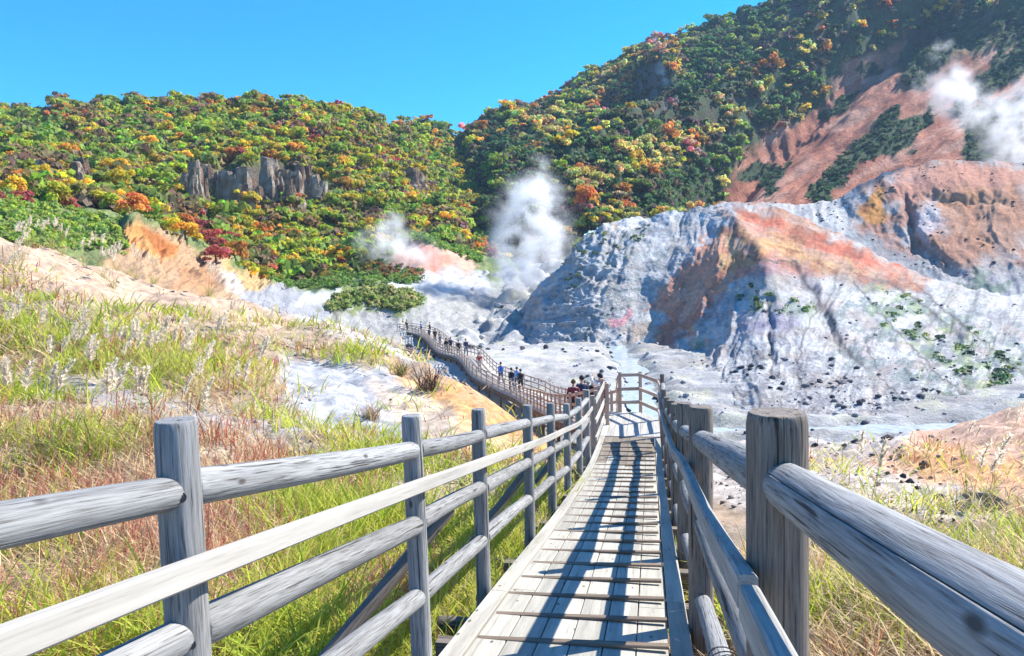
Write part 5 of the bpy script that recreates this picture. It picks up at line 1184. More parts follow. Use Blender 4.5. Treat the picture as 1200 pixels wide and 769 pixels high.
def stem_mesh(H):
    n = 2; B = np.array([[0, 0, 0.], [0.0, 0, 0]]); V, Q, T, g = blades(B, np.full(n, H*1.06), np.full(n, 0.008), np.array([0.0, 0.0]), np.full(n, 0.04), np.full(n, 0.10), np.array([[0.55, 0.38, 0.2]]*2)); me = mesh_np('stem', V, Q, T, col=g, smooth=False); me.materials.append(M_grass); return me
stems = stem_mesh(1.0)
PL = [(14, 262, 'l'), (30, 256, 'l'), (44, 262, 'l'), (58, 250, 'l'), (72, 268, 'l'), (96, 258, 'l'), (112, 262, 'l'), (134, 272, 'l'), (150, 286, 'l'), (176, 296, 'l'), (8, 300, 'm'), (20, 345, 'm'), (60, 396, 'm'), (84, 388, 'm'), (98, 404, 'm'), (146, 402, 'm'), (156, 384, 'm'),
      (128, 386, 'm'), (230, 424, 'm'), (236, 412, 'm'), (278, 432, 'm'), (286, 372, 'm'), (90, 372, 'm'), (190, 380, 'm'), (250, 378, 'm'), (10, 440, 'm'), (52, 440, 'm'), (210, 398, 'm'), (300, 405, 'm'), (400, 392, 'f'), (440, 398, 'f'), (382, 388, 'f'), (350, 380, 'f'),
      (1060, 505, 'r'), (1020, 528, 'r'), (1182, 484, 'r'), (1194, 476, 'r'), (990, 548, 'r'), (1132, 500, 'r'), (1150, 520, 'r'), (1090, 530, 'r'), (1120, 540, 'r'), (960, 560, 'r')]
ZL = {'l': ('on the left bank crest', 'plume grass on the left crest'), 'm': ('amid the left bank grass', 'plume grass in the middle of the left bank'),
      'f': ('at the left bank far brink', 'plume grass at the far brink'), 'r': ('beyond the right log rail', 'plume grass beyond the right rail')}
PL += [(float(rng.uniform(0, 320)), float(rng.uniform(345, 450)), 'm') for _ in range(16)]+[(float(rng.uniform(0, 250)), float(rng.uniform(268, 300)), 'l') for _ in range(8)]
PL = [q for q in PL if q[2] != 'r' or q[1] < 530]
dd = np.linspace(6, 40, 140)
for k, (x, y, zn) in enumerate(PL):
    H = {'l': 1.5, 'm': 1.15, 'f': 1.1, 'r': 0.95}[zn]*random.uniform(0.9, 1.15)
    q = U(np.full(140, float(x)), np.full(140, float(y)), dd); gz = near_z(q[:, 0], q[:, 1]); e = q[:, 2]-gz-H
    lo = 14 if zn == 'l' else (24 if zn == 'f' else 6)
    m = dd > lo; j = np.nonzero(m)[0][np.argmin(np.abs(e[m]))]; p = np.array([q[j, 0], q[j, 1], gz[j]-0.02])
    root = bpy.data.objects.new('plume_grass', None); COL.objects.link(root); root.location = Vector(p); root.rotation_euler = (0, 0, random.uniform(-0.6, 0.9))
    tag(root, 'feathery beige plume grass '+ZL[zn][0], 'grass clump', ZL[zn][1], 'thing')
    o = bpy.data.objects.new('leaves', cl_leaves[k % 3]); link(o, root); o.scale = (H*0.8,)*3
    for i in range(random.choice((2, 3, 4))):
        hh = H*random.uniform(0.8, 1.0); r_ = random.uniform(0, 0.16); az = random.uniform(0, 6.28); bx, by = r_*math.cos(az), r_*math.sin(az); rz = random.uniform(-0.7, 0.7); ti = random.uniform(-0.12, 0.12)
        st = bpy.data.objects.new('stem', stems); link(st, root); st.location = (bx, by, 0); st.scale = (1, 1, hh); st.rotation_euler = (ti, 0, rz)
        pl_ = bpy.data.objects.new('plume', plumes[(k+i) % 4]); link(pl_, root); R_ = Matrix.Rotation(rz, 4, 'Z') @ Matrix.Rotation(ti, 4, 'X'); tp = (R_ @ Vector((0.12*1, 0, hh*0.93))); pl_.location = (bx+tp[0], by+tp[1], tp[2]-0.05); pl_.rotation_euler = (ti, random.uniform(0.0, 0.3), rz); s_ = random.uniform(0.75, 1.15)*(1.15 if zn in 'lm' else 0.75); pl_.scale = (s_, s_, s_)

# ------------------------------------------------------------------ stones
def stone_np(seed, sub=2):
    import bmesh
    bm = bmesh.new(); bmesh.ops.create_icosphere(bm, subdivisions=sub, radius=1.0); V = np.array([v.co[:] for v in bm.verts]); F = np.array([[v.index for v in f.verts] for f in bm.faces]); bm.free()
    rs = np.random.default_rng(seed)
    for _ in range(7):
        n = rs.normal(size=3); n /= np.linalg.norm(n); h = rs.uniform(0.55, 0.9); d = V@n; V = V-np.maximum(d-h, 0)[:, None]*n
    V = V*rs.uniform(0.7, 1.15, 3)*np.array([1, 1, 0.72]); V = V*(1+0.10*fbm(V[:, 0]*2+seed, V[:, 1]*2+V[:, 2], 3, seed))[:, None]; return V, F
st_proto = []
for k in range(6):
    V, F = stone_np(70+k, 3); m_ = 0.8+0.4*fbm(V[:, 0]*2, V[:, 1]*2+V[:, 2]*2, 3, 4)
    for cnm, cc in (('dark', (0.10, 0.10, 0.11)), ('grey', (0.34, 0.34, 0.34)), ('tan', (0.42, 0.27, 0.17)), ('streak', (0.1, 0.1, 0.1))):
        col = np.array(cc)*m_[:, None]
        if cnm == 'streak': w = sstep(0.1, 0.3, fbm(V[:, 0]*2.5+V[:, 2]*3, V[:, 1]*1.0, 3, 8)); col = mixc(col, (0.62, 0.62, 0.64), w)
        me = mesh_np('boulder', V, None, F, col=col); me.materials.append(M_boulder); st_proto.append((cnm, me))
def ray_near(x, y, d0=5, d1=60):
    dd_ = np.linspace(d0, d1, 500); q = U(np.full(500, float(x)), np.full(500, float(y)), dd_); gz = near_z(q[:, 0], q[:, 1]); e = q[:, 2]-gz; k = np.nonzero(e < 0)[0]; k = k[0] if len(k) else 499; return np.array([q[k, 0], q[k, 1], gz[k]])
def ray_floor(x, y):
    dd_ = np.linspace(31, 150, 600); q = U(np.full(600, float(x)), np.full(600, float(y)), dd_); gz = floor_z(q[:, 0], q[:, 1]); k = np.nonzero(q[:, 2]-gz < 0)[0]; k = k[0] if len(k) else 599; return np.array([q[k, 0], q[k, 1], gz[k]])
def boulder(x, y, wpx, kind, where, label, group=None, sz=(1, 1, 1), sink=0.25):
    p = ray_near(x, y) if where == 'near' else (ray_floor(x, y) if where == 'floor' else surf(LAND[where], x, y)); s = wpx*p[1]/800/2
    ms = [m for c_, m in st_proto if c_ == kind]; o = bpy.data.objects.new('boulder', random.choice(ms)); COL.objects.link(o); o.location = Vector(p+np.array([0, 0, s*(0.45-sink)])); o.scale = (s*sz[0], s*sz[1], s*sz[2]); o.rotation_euler = (random.uniform(-.2, .2), random.uniform(-.2, .2), random.uniform(0, 6.28))
    tag(o, label, 'rock', group); return o
o = boulder(1150, 598, 62, 'streak', 'near', 'large black boulder streaked white, beyond the right log rail', sz=(1.15, 0.8, 0.75)); o.rotation_euler = (0.1, 0.05, 0.3)
boulder(1103, 588, 20, 'dark', 'near', 'dark brown rock just left of the white-streaked boulder')
boulder(1083, 548, 15, 'tan', 'near', 'tan stone at the foot of the orange mound')
boulder(1045, 538, 9, 'tan', 'near', 'leftmost of two small orange stones on the gravel'); boulder(1056, 538, 9, 'tan', 'near', 'rightmost of two small orange stones on the gravel')
for x, y, w in ((962, 500, 20), (972, 506, 26), (958, 510, 16), (978, 514, 18), (1030, 514, 17), (1040, 517, 14), (1004, 520, 14), (955, 524, 10), (990, 524, 9)): boulder(x, y, w, 'dark', 'near', 'dark wet rock beside the green bush by the stream', 'dark rocks by the stream bush')
boulder(1158, 484, 15, 'dark', 'near', 'black rock on the brow of the orange mound, top right')
for x, y, w in ((1058, 560, 10), (1066, 566, 12), (1090, 562, 9), (1075, 573, 8), (1040, 556, 7)): boulder(x, y, w, 'dark', 'near', 'small dark stone on gravel below the orange mound', 'small dark stones on the gravel')
G1, G2, G3 = 'dark rocks on the white mound', 'boulders beside the stream on the valley floor', 'dark boulders along the far wall of the valley floor'
for x, y, w in ((862, 437, 8), (870, 432, 9), (880, 430, 9), (893, 432, 8), (876, 440, 7), (832, 440, 7), (845, 452, 9), (838, 457, 7), (905, 444, 10), (917, 450, 9), (903, 455, 7), (960, 448, 10), (942, 453, 7), (975, 466, 8), (1012, 470, 7), (1090, 482, 8), (1030, 440, 6), (990, 442, 5), (790, 455, 8), (800, 470, 7)):
    boulder(x, y, w, 'dark', 'massif', 'small black rock scattered on the lower white mound', G1)
for x, y, w in ((748, 452, 9), (752, 446, 12), (760, 455, 14), (770, 470, 16), (776, 482, 15), (783, 476, 10), (715, 432, 9), (705, 436, 7), (752, 432, 8), (738, 470, 7), (725, 474, 6), (790, 492, 12), (812, 492, 9)):
    boulder(x, y, w, random.choice(('dark', 'grey')), 'floor', 'grey boulder at the edge of the milky stream', G2)
for x, y, w in ((552, 408, 11), (562, 409, 9), (572, 410, 6), (640, 408, 9), (612, 409, 9), (590, 410, 5), (500, 400, 5), (660, 410, 5), (700, 412, 6)):
    boulder(x, y, w, 'dark', 'floor', 'dark boulder at the foot of the far rubble slope', G3)
boulder(687, 450, 9, 'grey', 'floor', 'single grey boulder on the pale flat behind the two standing visitors', sink=0.1)
# countless rubble
pr = [stone_np(170+k, 1) for k in range(5)]
def rubble(name, pts, sizes, cols):
    VV, FF, CC, o = [], [], [], 0
    for j, (p, s, c_) in enumerate(zip(pts, sizes, cols)):
        V, F = pr[j % 5]; a = random.uniform(0, 6.28); ca, sa = math.cos(a), math.sin(a)
        VV.append(np.stack([V[:, 0]*ca-V[:, 1]*sa, V[:, 0]*sa+V[:, 1]*ca, V[:, 2]], -1)*s+p); FF.append(F+o); o += len(V); CC.append(np.tile(c_, (len(V), 1)))
    ob = obj(name, mesh_np(name, np.concatenate(VV), None, np.concatenate(FF), col=np.concatenate(CC), smooth=False), M_boulder); return tag(ob, kind='stuff')
n = 2700; x = rng.uniform(-45, 60, n); y = 38+rng.random(n)**1.2*90; z = floor_z(x, y); dS, _ = polyd(x, y, stream); keep = (dS > 1.2) & ((fbm(x*0.12, y*0.12, 4, 33) > -0.05) | (dS < 5) | (y > 92)) & (np.hypot((x+1)/8, (y-75)/12) > 0.9)
x, y, z = x[keep], y[keep], z[keep]; s = 0.06+0.28*rng.random(len(x))**3*(1+(y > 92)*1.2); pc = rng.random(len(x))[:, None]
rubble('valley_rubble', np.stack([x, y, z+s*0.2], -1), s, np.where(pc < 0.3, (0.10, 0.11, 0.12), np.where(pc < 0.7, (0.36, 0.37, 0.38), (0.55, 0.54, 0.5)))*np.ones((1, 3)))
sv = rng.uniform(62, LWLEN, 420); q = lw(sv)-lwn(sv)[1]*rng.uniform(0.6, 7.0, len(sv))[:, None]; q[:, 2] = floor_z(q[:, 0], q[:, 1]); s = 0.15+0.45*rng.random(len(sv))**2
rubble('walkway_rubble', q+np.stack([0*s, 0*s, s*0.3], -1), s, np.array([(0.14, 0.15, 0.17), (0.3, 0.31, 0.32), (0.08, 0.08, 0.09)])[rng.integers(0, 3, len(s))])
n = 7000; pxr = rng.uniform(-20, 1260, n); d_ = rng.uniform(3, 42, n)**1.0; q = U(pxr, 384.5, d_); x, y = q[:, 0], q[:, 1]; z = near_z(x, y); a, b_, f = PJ(np.stack([x, y, z], -1))
keep = (np.abs(x-deckc(y)) > 1.0) & ((inpoly(a, b_, [(780, 505), (1130, 505), (1130, 560), (1190, 615), (1000, 610), (880, 610), (780, 560)])) | (inpoly(a, b_, [(40, 440), (150, 455), (280, 485), (390, 520), (380, 540), (250, 515), (120, 485), (40, 460)])) | (rng.random(n) < 0.16))
x, y, z, f = x[keep], y[keep], z[keep], f[keep]; s = (0.008+0.05*rng.random(len(x))**3)*(0.6+f/18)
rubble('gravel', np.stack([x, y, z+s*0.2], -1), s, np.array([(0.12, 0.11, 0.11), (0.36, 0.33, 0.3), (0.5, 0.45, 0.4), (0.3, 0.2, 0.14)])[rng.integers(0, 4, len(s))])
Pf = LAND['massif'].reshape(-1, 3); a, b_, f = PJ(Pf); cl = fbm(a*0.03, b_*0.05, 3, 611); wt = np.where((b_ > 300) & (a > 560) & (a < 1240), np.clip(cl+0.15, 0, 1)**1.5/f**2, 0); i = rng.choice(len(Pf), 750, p=wt/wt.sum()); s = 0.05+0.30*rng.random(750)**4
rubble('mound_rubble', Pf[i]+np.array([0, 0, 0.03]), s, np.array([(0.09, 0.09, 0.10), (0.2, 0.19, 0.19), (0.34, 0.32, 0.30)])[rng.integers(0, 3, 750)])
Pf = LAND['mound2'].reshape(-1, 3); a, b_, f = PJ(Pf); wt = np.where((a < 1240) & (b_ < 400), np.clip(fbm(a*0.04, b_*0.05, 3, 613)+0.1, 0, 1), 0); i = rng.choice(len(Pf), 700, p=wt/wt.sum()); s = 0.12+0.4*rng.random(700)**3
rubble('mound_rubble', Pf[i], s, np.array([(0.10, 0.08, 0.08), (0.25, 0.17, 0.13)])[rng.integers(0, 2, 700)])
# green bush by the stream, brown dead clumps on the bank
p = ray_near(1012, 514); V, cc = crown_np(1200, 420, 0.09, lobes=9); b0 = empty('round_bush', tuple(p)); tag(b0, 'yellow-green round bush among dark rocks beside the stream', 'bush')
s_ = 15*p[1]/800; o = obj('foliage', mesh_np('foliage', V*s_*np.array([1, 1, 0.7])-np.array([0, 0, 0.3*s_]), np.arange(len(V)).reshape(-1, 4), col=cc*np.array([0.30, 0.32, 0.03]), smooth=False), M_leaf, b0); o2 = obj('stem', trunk_mesh(9), None, b0); o2.scale = (s_*0.7, s_*0.7, s_*0.5)
def dead_clump(x, y, h, label, c1):
    p = ray_near(x, y, 8, 60); n_ = 90; B = np.stack([rng.normal(0, h*.16, n_), rng.normal(0, h*.16, n_), np.zeros(n_)-0.03], -1)
    V, Q, T, g = blades(B, rng.uniform(0.5, 1.0, n_)*h, np.full(n_, 0.0012*p[1]), rng.uniform(0, 6.28, n_), rng.uniform(0.1, 0.6, n_), rng.uniform(0.05, 0.5, n_), np.array([c1])*rng.uniform(0.5, 1.3, (n_, 1)))
    o = obj('dry_clump', mesh_np('dry_clump', V, Q, T, col=g, smooth=False), M_grass); o.location = Vector(p); tag(o, label, 'dry plant', kind='thing')
dead_clump(436, 492, 0.75, 'lone tan dry grass clump on the grey bare slope', (0.5, 0.36, 0.22)); dead_clump(503, 457, 1.3, 'dark brown dead shrub on the orange slope edge', (0.10, 0.06, 0.045))
dead_clump(470, 440, 1.0, 'low olive and brown clump above the orange slope', (0.34, 0.30, 0.12)); dead_clump(1195, 470, 0.5, 'thin brown dry clump on top of the orange mound', (0.4, 0.28, 0.2))
# ------------------------------------------------------------------ people
def skinned(name, verts, edges, radii, root, lvl=1):
    me = bpy.data.meshes.new(name); me.from_pydata(verts, edges, []); me.update(); o = bpy.data.objects.new(name, me); COL.objects.link(o)
    m = o.modifiers.new('s', 'SKIN'); m.use_smooth_shade = True; m.branch_smoothing = 0.6; sv = me.skin_vertices[0].data
    for i, r in enumerate(radii): sv[i].radius = r if isinstance(r, tuple) else (r, r)
    sv[root].use_root = True
    if lvl: q = o.modifiers.new('u', 'SUBSURF'); q.levels = lvl
    dg = bpy.context.evaluated_depsgraph_get(); dg.update(); ev = o.evaluated_get(dg); out = bpy.data.meshes.new_from_object(ev); out.name = name; bpy.data.objects.remove(o); return out
def pose_pts(kind):
    """joints of a 1.7 m figure facing -Y"""
    P_ = dict(pel=(0, 0, .93), wst=(0, 0, 1.08), chs=(0, .0, 1.28), nkb=(0, .01, 1.43), nk=(0, 0, 1.50), hd=(0, -.01, 1.60), top=(0, 0, 1.68))
    def arm(s, el, wr, hand): P_.update({'sh'+s: ((.17 if s == 'R' else -.17), 0, 1.40), 'el'+s: el, 'wr'+s: wr, 'ha'+s: hand})
    def leg(s, kn, an, to): P_.update({'hp'+s: ((.09 if s == 'R' else -.09), 0, .90), 'kn'+s: kn, 'an'+s: an, 'to'+s: to})
    arm('R', (.23, .02, 1.13), (.24, -.05, .89), (.24, -.07, .81)); arm('L', (-.23, .02, 1.13), (-.24, -.05, .89), (-.24, -.07, .81))
    leg('R', (.10, -.01, .50), (.10, .02, .08), (.11, -.13, .03)); leg('L', (-.10, -.01, .50), (-.10, .02, .08), (-.11, -.13, .03))
    if kind == 'walk':
        leg('R', (.10, -.14, .52), (.10, -.16, .09), (.10, -.31, .06)); leg('L', (-.10, .06, .50), (-.10, .27, .13), (-.10, .16, .03)); arm('R', (.22, .12, 1.16), (.22, .12, .92), (.22, .11, .84)); arm('L', (-.22, -.10, 1.15), (-.21, -.25, .95), (-.21, -.29, .87))
    if kind == 'raise':
        arm('R', (.34, -.05, 1.50), (.20, -.16, 1.62), (.14, -.19, 1.67)); arm('L', (-.25, -.08, 1.16), (-.10, -.28, 1.18), (-.04, -.33, 1.22))
    if kind == 'lean':
        arm('R', (.24, -.16, 1.16), (.14, -.36, 1.08), (.10, -.42, 1.07)); arm('L', (-.24, -.16, 1.16), (-.14, -.36, 1.08), (-.10, -.42, 1.07))
    return P_
_pc = {}
def person_meshes(kind):
    if kind in _pc: return _pc[kind]
    J = pose_pts(kind); names = list(J); ix = {n: i for i, n in enumerate(names)}; V = [J[n] for n in names]
    R = dict(pel=(.13, .10), wst=(.12, .09), chs=(.145, .10), nkb=(.08, .07), nk=(.052, .055), hd=(.078, .095), top=(.05, .06), sh=.058, el=.042, wr=.028, ha=(.022, .034), hp=.09, kn=.058, an=.04, to=(.032, .045))
    E = [('pel', 'wst'), ('wst', 'chs'), ('chs', 'nkb'), ('nkb', 'nk'), ('nk', 'hd'), ('hd', 'top')]
    for s in 'RL': E += [('chs', 'sh'+s), ('sh'+s, 'el'+s), ('el'+s, 'wr'+s), ('wr'+s, 'ha'+s), ('pel', 'hp'+s), ('hp'+s, 'kn'+s), ('kn'+s, 'an'+s), ('an'+s, 'to'+s)]
    rad_ = [R.get(n, R.get(n[:-1])) for n in names]; Ed = [(ix[a], ix[b]) for a, b in E]
    # fingers
    for s in 'RL':
        w, h = np.array(J['wr'+s]), np.array(J['ha'+s]); d = (h-w)/np.linalg.norm(h-w); sd = np.cross(d, [0, 1, 0.2]); sd /= np.linalg.norm(sd)
        for k, (o_, l_) in enumerate(((-.028, .06), (-.010, .075), (.009, .07), (.026, .055))):
            b = len(V); p1 = h+sd*o_+d*0.02; p2 = p1+d*l_*0.5+np.array([0, -.006, 0]); p3 = p2+d*l_*0.45+np.array([0, -.016, 0]); V += [tuple(p1), tuple(p2), tuple(p3)]; rad_ += [.010, .009, .007]; Ed += [(ix['ha'+s], b), (b, b+1), (b+1, b+2)]
        b = len(V); p1 = w+d*0.03+sd*0.034; p2 = p1+d*0.035+sd*0.018; V += [tuple(p1), tuple(p2)]; rad_ += [.012, .009]; Ed += [(ix['wr'+s], b), (b, b+1)]
    body = skinned('body', V, Ed, rad_, ix['pel'])
    jn = ['wst', 'chs', 'nkb', 'shR', 'elR', 'shL', 'elL', 'pel']; jj = {n: i for i, n in enumerate(jn)}; JV = [J[n] for n in jn]; jr = [(.155, .12), (.175, .13), (.09, .085), .078, .058, .078, .058, (.165, .125)]
    for s in 'RL': w = np.array(J['el'+s])*.12+np.array(J['wr'+s])*.88; JV.append(tuple(w)); jr.append(.045)
    jk = skinned('jacket', JV, [(7, 0), (0, 1), (1, 2), (1, 3), (3, 4), (4, 8), (1, 5), (5, 6), (6, 9)], jr, 0)
    tn = ['pel', 'hpR', 'knR', 'hpL', 'knL']; TV = [J[n] for n in tn]; tr_ = [(.145, .115), .105, .072, .105, .072]
    for s in 'RL': TV.append(tuple(np.array(J['an'+s])+[0, 0, .02])); tr_.append(.055)
    tr = skinned('trousers', TV, [(0, 1), (1, 2), (2, 5), (0, 3), (3, 4), (4, 6)], tr_, 0)
    # hair cap with a nape, shoes
    hv, hf, ns_, nr = [], [], 16, 9; hd = np.array(J['hd'])
    for j in range(nr):
        th = j/(nr-1)*1.95
        for i in range(ns_):
            a = i/ns_*2*np.pi; back = 0.5+0.5*math.sin(a); t2 = th*(0.62+0.38*back); r = 0.108*(1+0.05*math.sin(5*a+j)); hv.append((hd[0]+r*math.sin(t2)*math.cos(a)*.92, hd[1]+0.005+r*math.sin(t2)*math.sin(a)*1.08, hd[2]+0.012+r*1.15*math.cos(t2)))
    hf = [(j*ns_+i, j*ns_+(i+1) % ns_, (j+1)*ns_+(i+1) % ns_, (j+1)*ns_+i) for j in range(nr-1) for i in range(ns_)]; hair = bpy.data.meshes.new('hair'); hair.from_pydata(hv, [], hf); hair.update(); hair.polygons.foreach_set('use_smooth', [True]*len(hf))
    shs = []
    for s in 'RL': a, t = np.array(J['an'+s]), np.array(J['to'+s]); shs.append(skinned('shoe', [tuple(a+[0, .03, -.03]), tuple(a+[0, -.02, -.03]), tuple(t+[0, 0, .01])], [(0, 1), (1, 2)], [(.042, .045), (.048, .06), (.045, .04)], 0))
    _pc[kind] = (body, jk, tr, hair, shs); return _pc[kind]
CM = {}
def cmat(n, c):
    if n not in CM: CM[n] = flatmat(n, c, 0.85, 0.12, 12)
    return CM[n]
SKIN = cmat('skin', (0.50, 0.32, 0.23)); HAIR = cmat('dark_hair', (0.015, 0.012, 0.011)); SHOE = cmat('shoe', (0.05, 0.05, 0.055))
def person(s, side, kind, heading, top, bot, label, hgt=1.0, pack=None, hairc=None):
    p = lw(s)+lwn(s)[1]*side; t_, nn = lwn(s); p = p+np.array([0, 0, 0.002]); a = math.atan2(t_[1], t_[0])+math.pi/2+heading   # heading 0 = walks away along the path
    root = empty('person', tuple(p), a); root.scale = (hgt,)*3; tag(root, label, 'person'); b, jk, tr, hr_, sh = person_meshes(kind)
    def ch(nm, me, mat):
        o = bpy.data.objects.new(nm, me.copy()); link(o, root); o.data.materials.clear(); o.data.materials.append(mat)
        for q in o.data.polygons: q.material_index = 0
        return o
    ch('body', b, SKIN); ch('jacket', jk, top); ch('trousers', tr, bot); ch('hair', hr_, hairc or HAIR); ch('shoe', sh[0], SHOE); ch('shoe', sh[1], SHOE)
    if pack:
        import bmesh
        bm = bmesh.new(); bmesh.ops.create_cube(bm, size=1); bmesh.ops.scale(bm, vec=(.30, .17, .42), verts=bm.verts); bmesh.ops.bevel(bm, geom=bm.edges[:], offset=.055, segments=3, affect='EDGES'); bmesh.ops.translate(bm, vec=(0, .21, 1.22), verts=bm.verts)
        for x in (-.10, .10):
            r = bmesh.ops.create_cube(bm, size=1); bmesh.ops.scale(bm, vec=(.045, .30, .02), verts=r['verts']); bmesh.ops.translate(bm, vec=(x, .0, 1.465), verts=r['verts'])
            r = bmesh.ops.create_cube(bm, size=1); bmesh.ops.scale(bm, vec=(.045, .02, .30), verts=r['verts']); bmesh.ops.translate(bm, vec=(x, -.155, 1.32), verts=r['verts'])
        me = bpy.data.meshes.new('backpack'); bm.to_mesh(me); bm.free(); me.materials.append(pack); link(bpy.data.objects.new('backpack', me), root)
    return root
NAVY, BLACK, WHITE, BLUE, REDC, DRED, GREYC, JEANS, TEAL = cmat('navy', (0.02, 0.03, 0.07)), cmat('black_cloth', (0.012, 0.012, 0.016)), cmat('white_cloth', (0.75, 0.74, 0.74)), cmat('blue_cloth', (0.05, 0.13, 0.42)), cmat('red_cloth', (0.42, 0.05, 0.05)), cmat('dark_red', (0.16, 0.02, 0.04)), cmat('grey_cloth', (0.25, 0.25, 0.26)), cmat('jeans', (0.06, 0.09, 0.16)), cmat('light_blue', (0.15, 0.30, 0.55))
BEI = cmat('beige_cloth', (0.5, 0.42, 0.34)); YEL = cmat('yellow_cloth', (0.6, 0.42, 0.05)); BRN = cmat('brown_hair', (0.05, 0.025, 0.012))
def at_s(px_, pyh, side):
    """path position whose head (1.66 m up) projects closest to the given pixel"""
    s = np.linspace(1.5, LWLEN-0.5, 900); p = lw(s)+lwn(s)[1]*side+np.array([0, 0, 1.62]); a, b_, f = PJ(p); return float(s[np.argmin((a-px_)**2+(b_-pyh)**2)])
person(at_s(705, 447, 0.95), 0.95, 'raise', 0.5, WHITE, DRED, 'person in a white top with dark red backpack straps raising one arm, by the landing', 1.0, DRED)
person(at_s(682, 447, 0.75), 0.75, 'stand', 0.2, NAVY, BLACK, 'person in a navy jacket, broad shouldered, left of the white-topped visitor', 1.04)
person(at_s(684, 447, 0.75)+0.9, 1.25, 'stand', 0.0, BLACK, JEANS, 'person half hidden behind the navy jacket near the landing', 0.99)
person(at_s(675, 451, 0.35), 0.30, 'stand', -0.3, DRED, BLACK, 'shorter person in dark red with brown hair, leftmost of the group by the landing', 0.94, hairc=BRN)
person(at_s(608, 441, 1.2), 1.2, 'walk', 0, BLACK, BLACK, 'person in black, rightmost of four walking together on the lower walkway', 1.0)
person(at_s(602, 438, 1.0), 0.7, 'walk', 0, BLACK, JEANS, 'person in black between blue and black jackets on the lower walkway', 1.04)
person(at_s(596, 438, 0.9), 1.4, 'walk', 0, TEAL, JEANS, 'person in a light blue jacket, second from left of four on the walkway', 1.0)
person(at_s(584, 433, 1.1), 1.1, 'walk', 0, BLUE, JEANS, 'person in a bright blue jacket leading the four on the walkway', 1.02)
person(at_s(560, 416, 1.0), 1.0, 'stand', 3.0, REDC, BEI, 'person in a red jacket and pale trousers, alone on the walkway', 1.0)
person(at_s(546, 398, 1.3), 1.3, 'walk', 3.14, NAVY, JEANS, 'tall person in dark blue walking toward the landing', 1.06)
person(at_s(537, 399, 0.7), 0.7, 'walk', 3.14, BLACK, BLACK, 'person in black just behind the tall one in dark blue', 0.98)
person(at_s(528, 396, 1.4), 1.4, 'walk', 0, NAVY, BLACK, 'person in navy, right one of a close pair mid walkway', 1.0)
person(at_s(523, 395, 0.6), 0.6, 'walk', 0, BLACK, BLACK, 'person in black, left one of a close pair mid walkway', 1.0)
person(at_s(517, 387, 1.3), 1.3, 'stand', 3.1, BEI, JEANS, 'person in beige beside a dark-jacketed walker on the upper bend', 0.96)
person(at_s(512, 384, 0.9), 0.9, 'walk', 3.1, BLACK, BLACK, 'dark-jacketed walker beside the person in beige on the upper bend', 1.04)
person(at_s(503, 383, 0.6), 0.6, 'stand', 0.5, NAVY, BLACK, 'small dark figure at the inner rail of the upper bend', 0.9)
person(at_s(494, 375, 0.9), 0.9, 'stand', 1.0, BLUE, NAVY, 'person in a long royal blue coat near the far end of the walkway', 1.06)
person(at_s(505, 373, 1.9), 1.9, 'lean', 1.2, BLACK, BLACK, 'person in black leaning at the outer rail near the far end', 1.0)
for x, c_, l_ in ((480, BLACK, 'person in black, rightmost of the cluster at the far end of the walkway'), (476, NAVY, 'person in navy, middle of the cluster at the far end of the walkway'), (468, YEL, 'person in a yellow top at the far left end of the walkway')):
    person(at_s(x, 376, 1.0), random.uniform(0.5, 1.6), 'stand', random.uniform(0, 6), c_, BLACK, l_, 1.0)
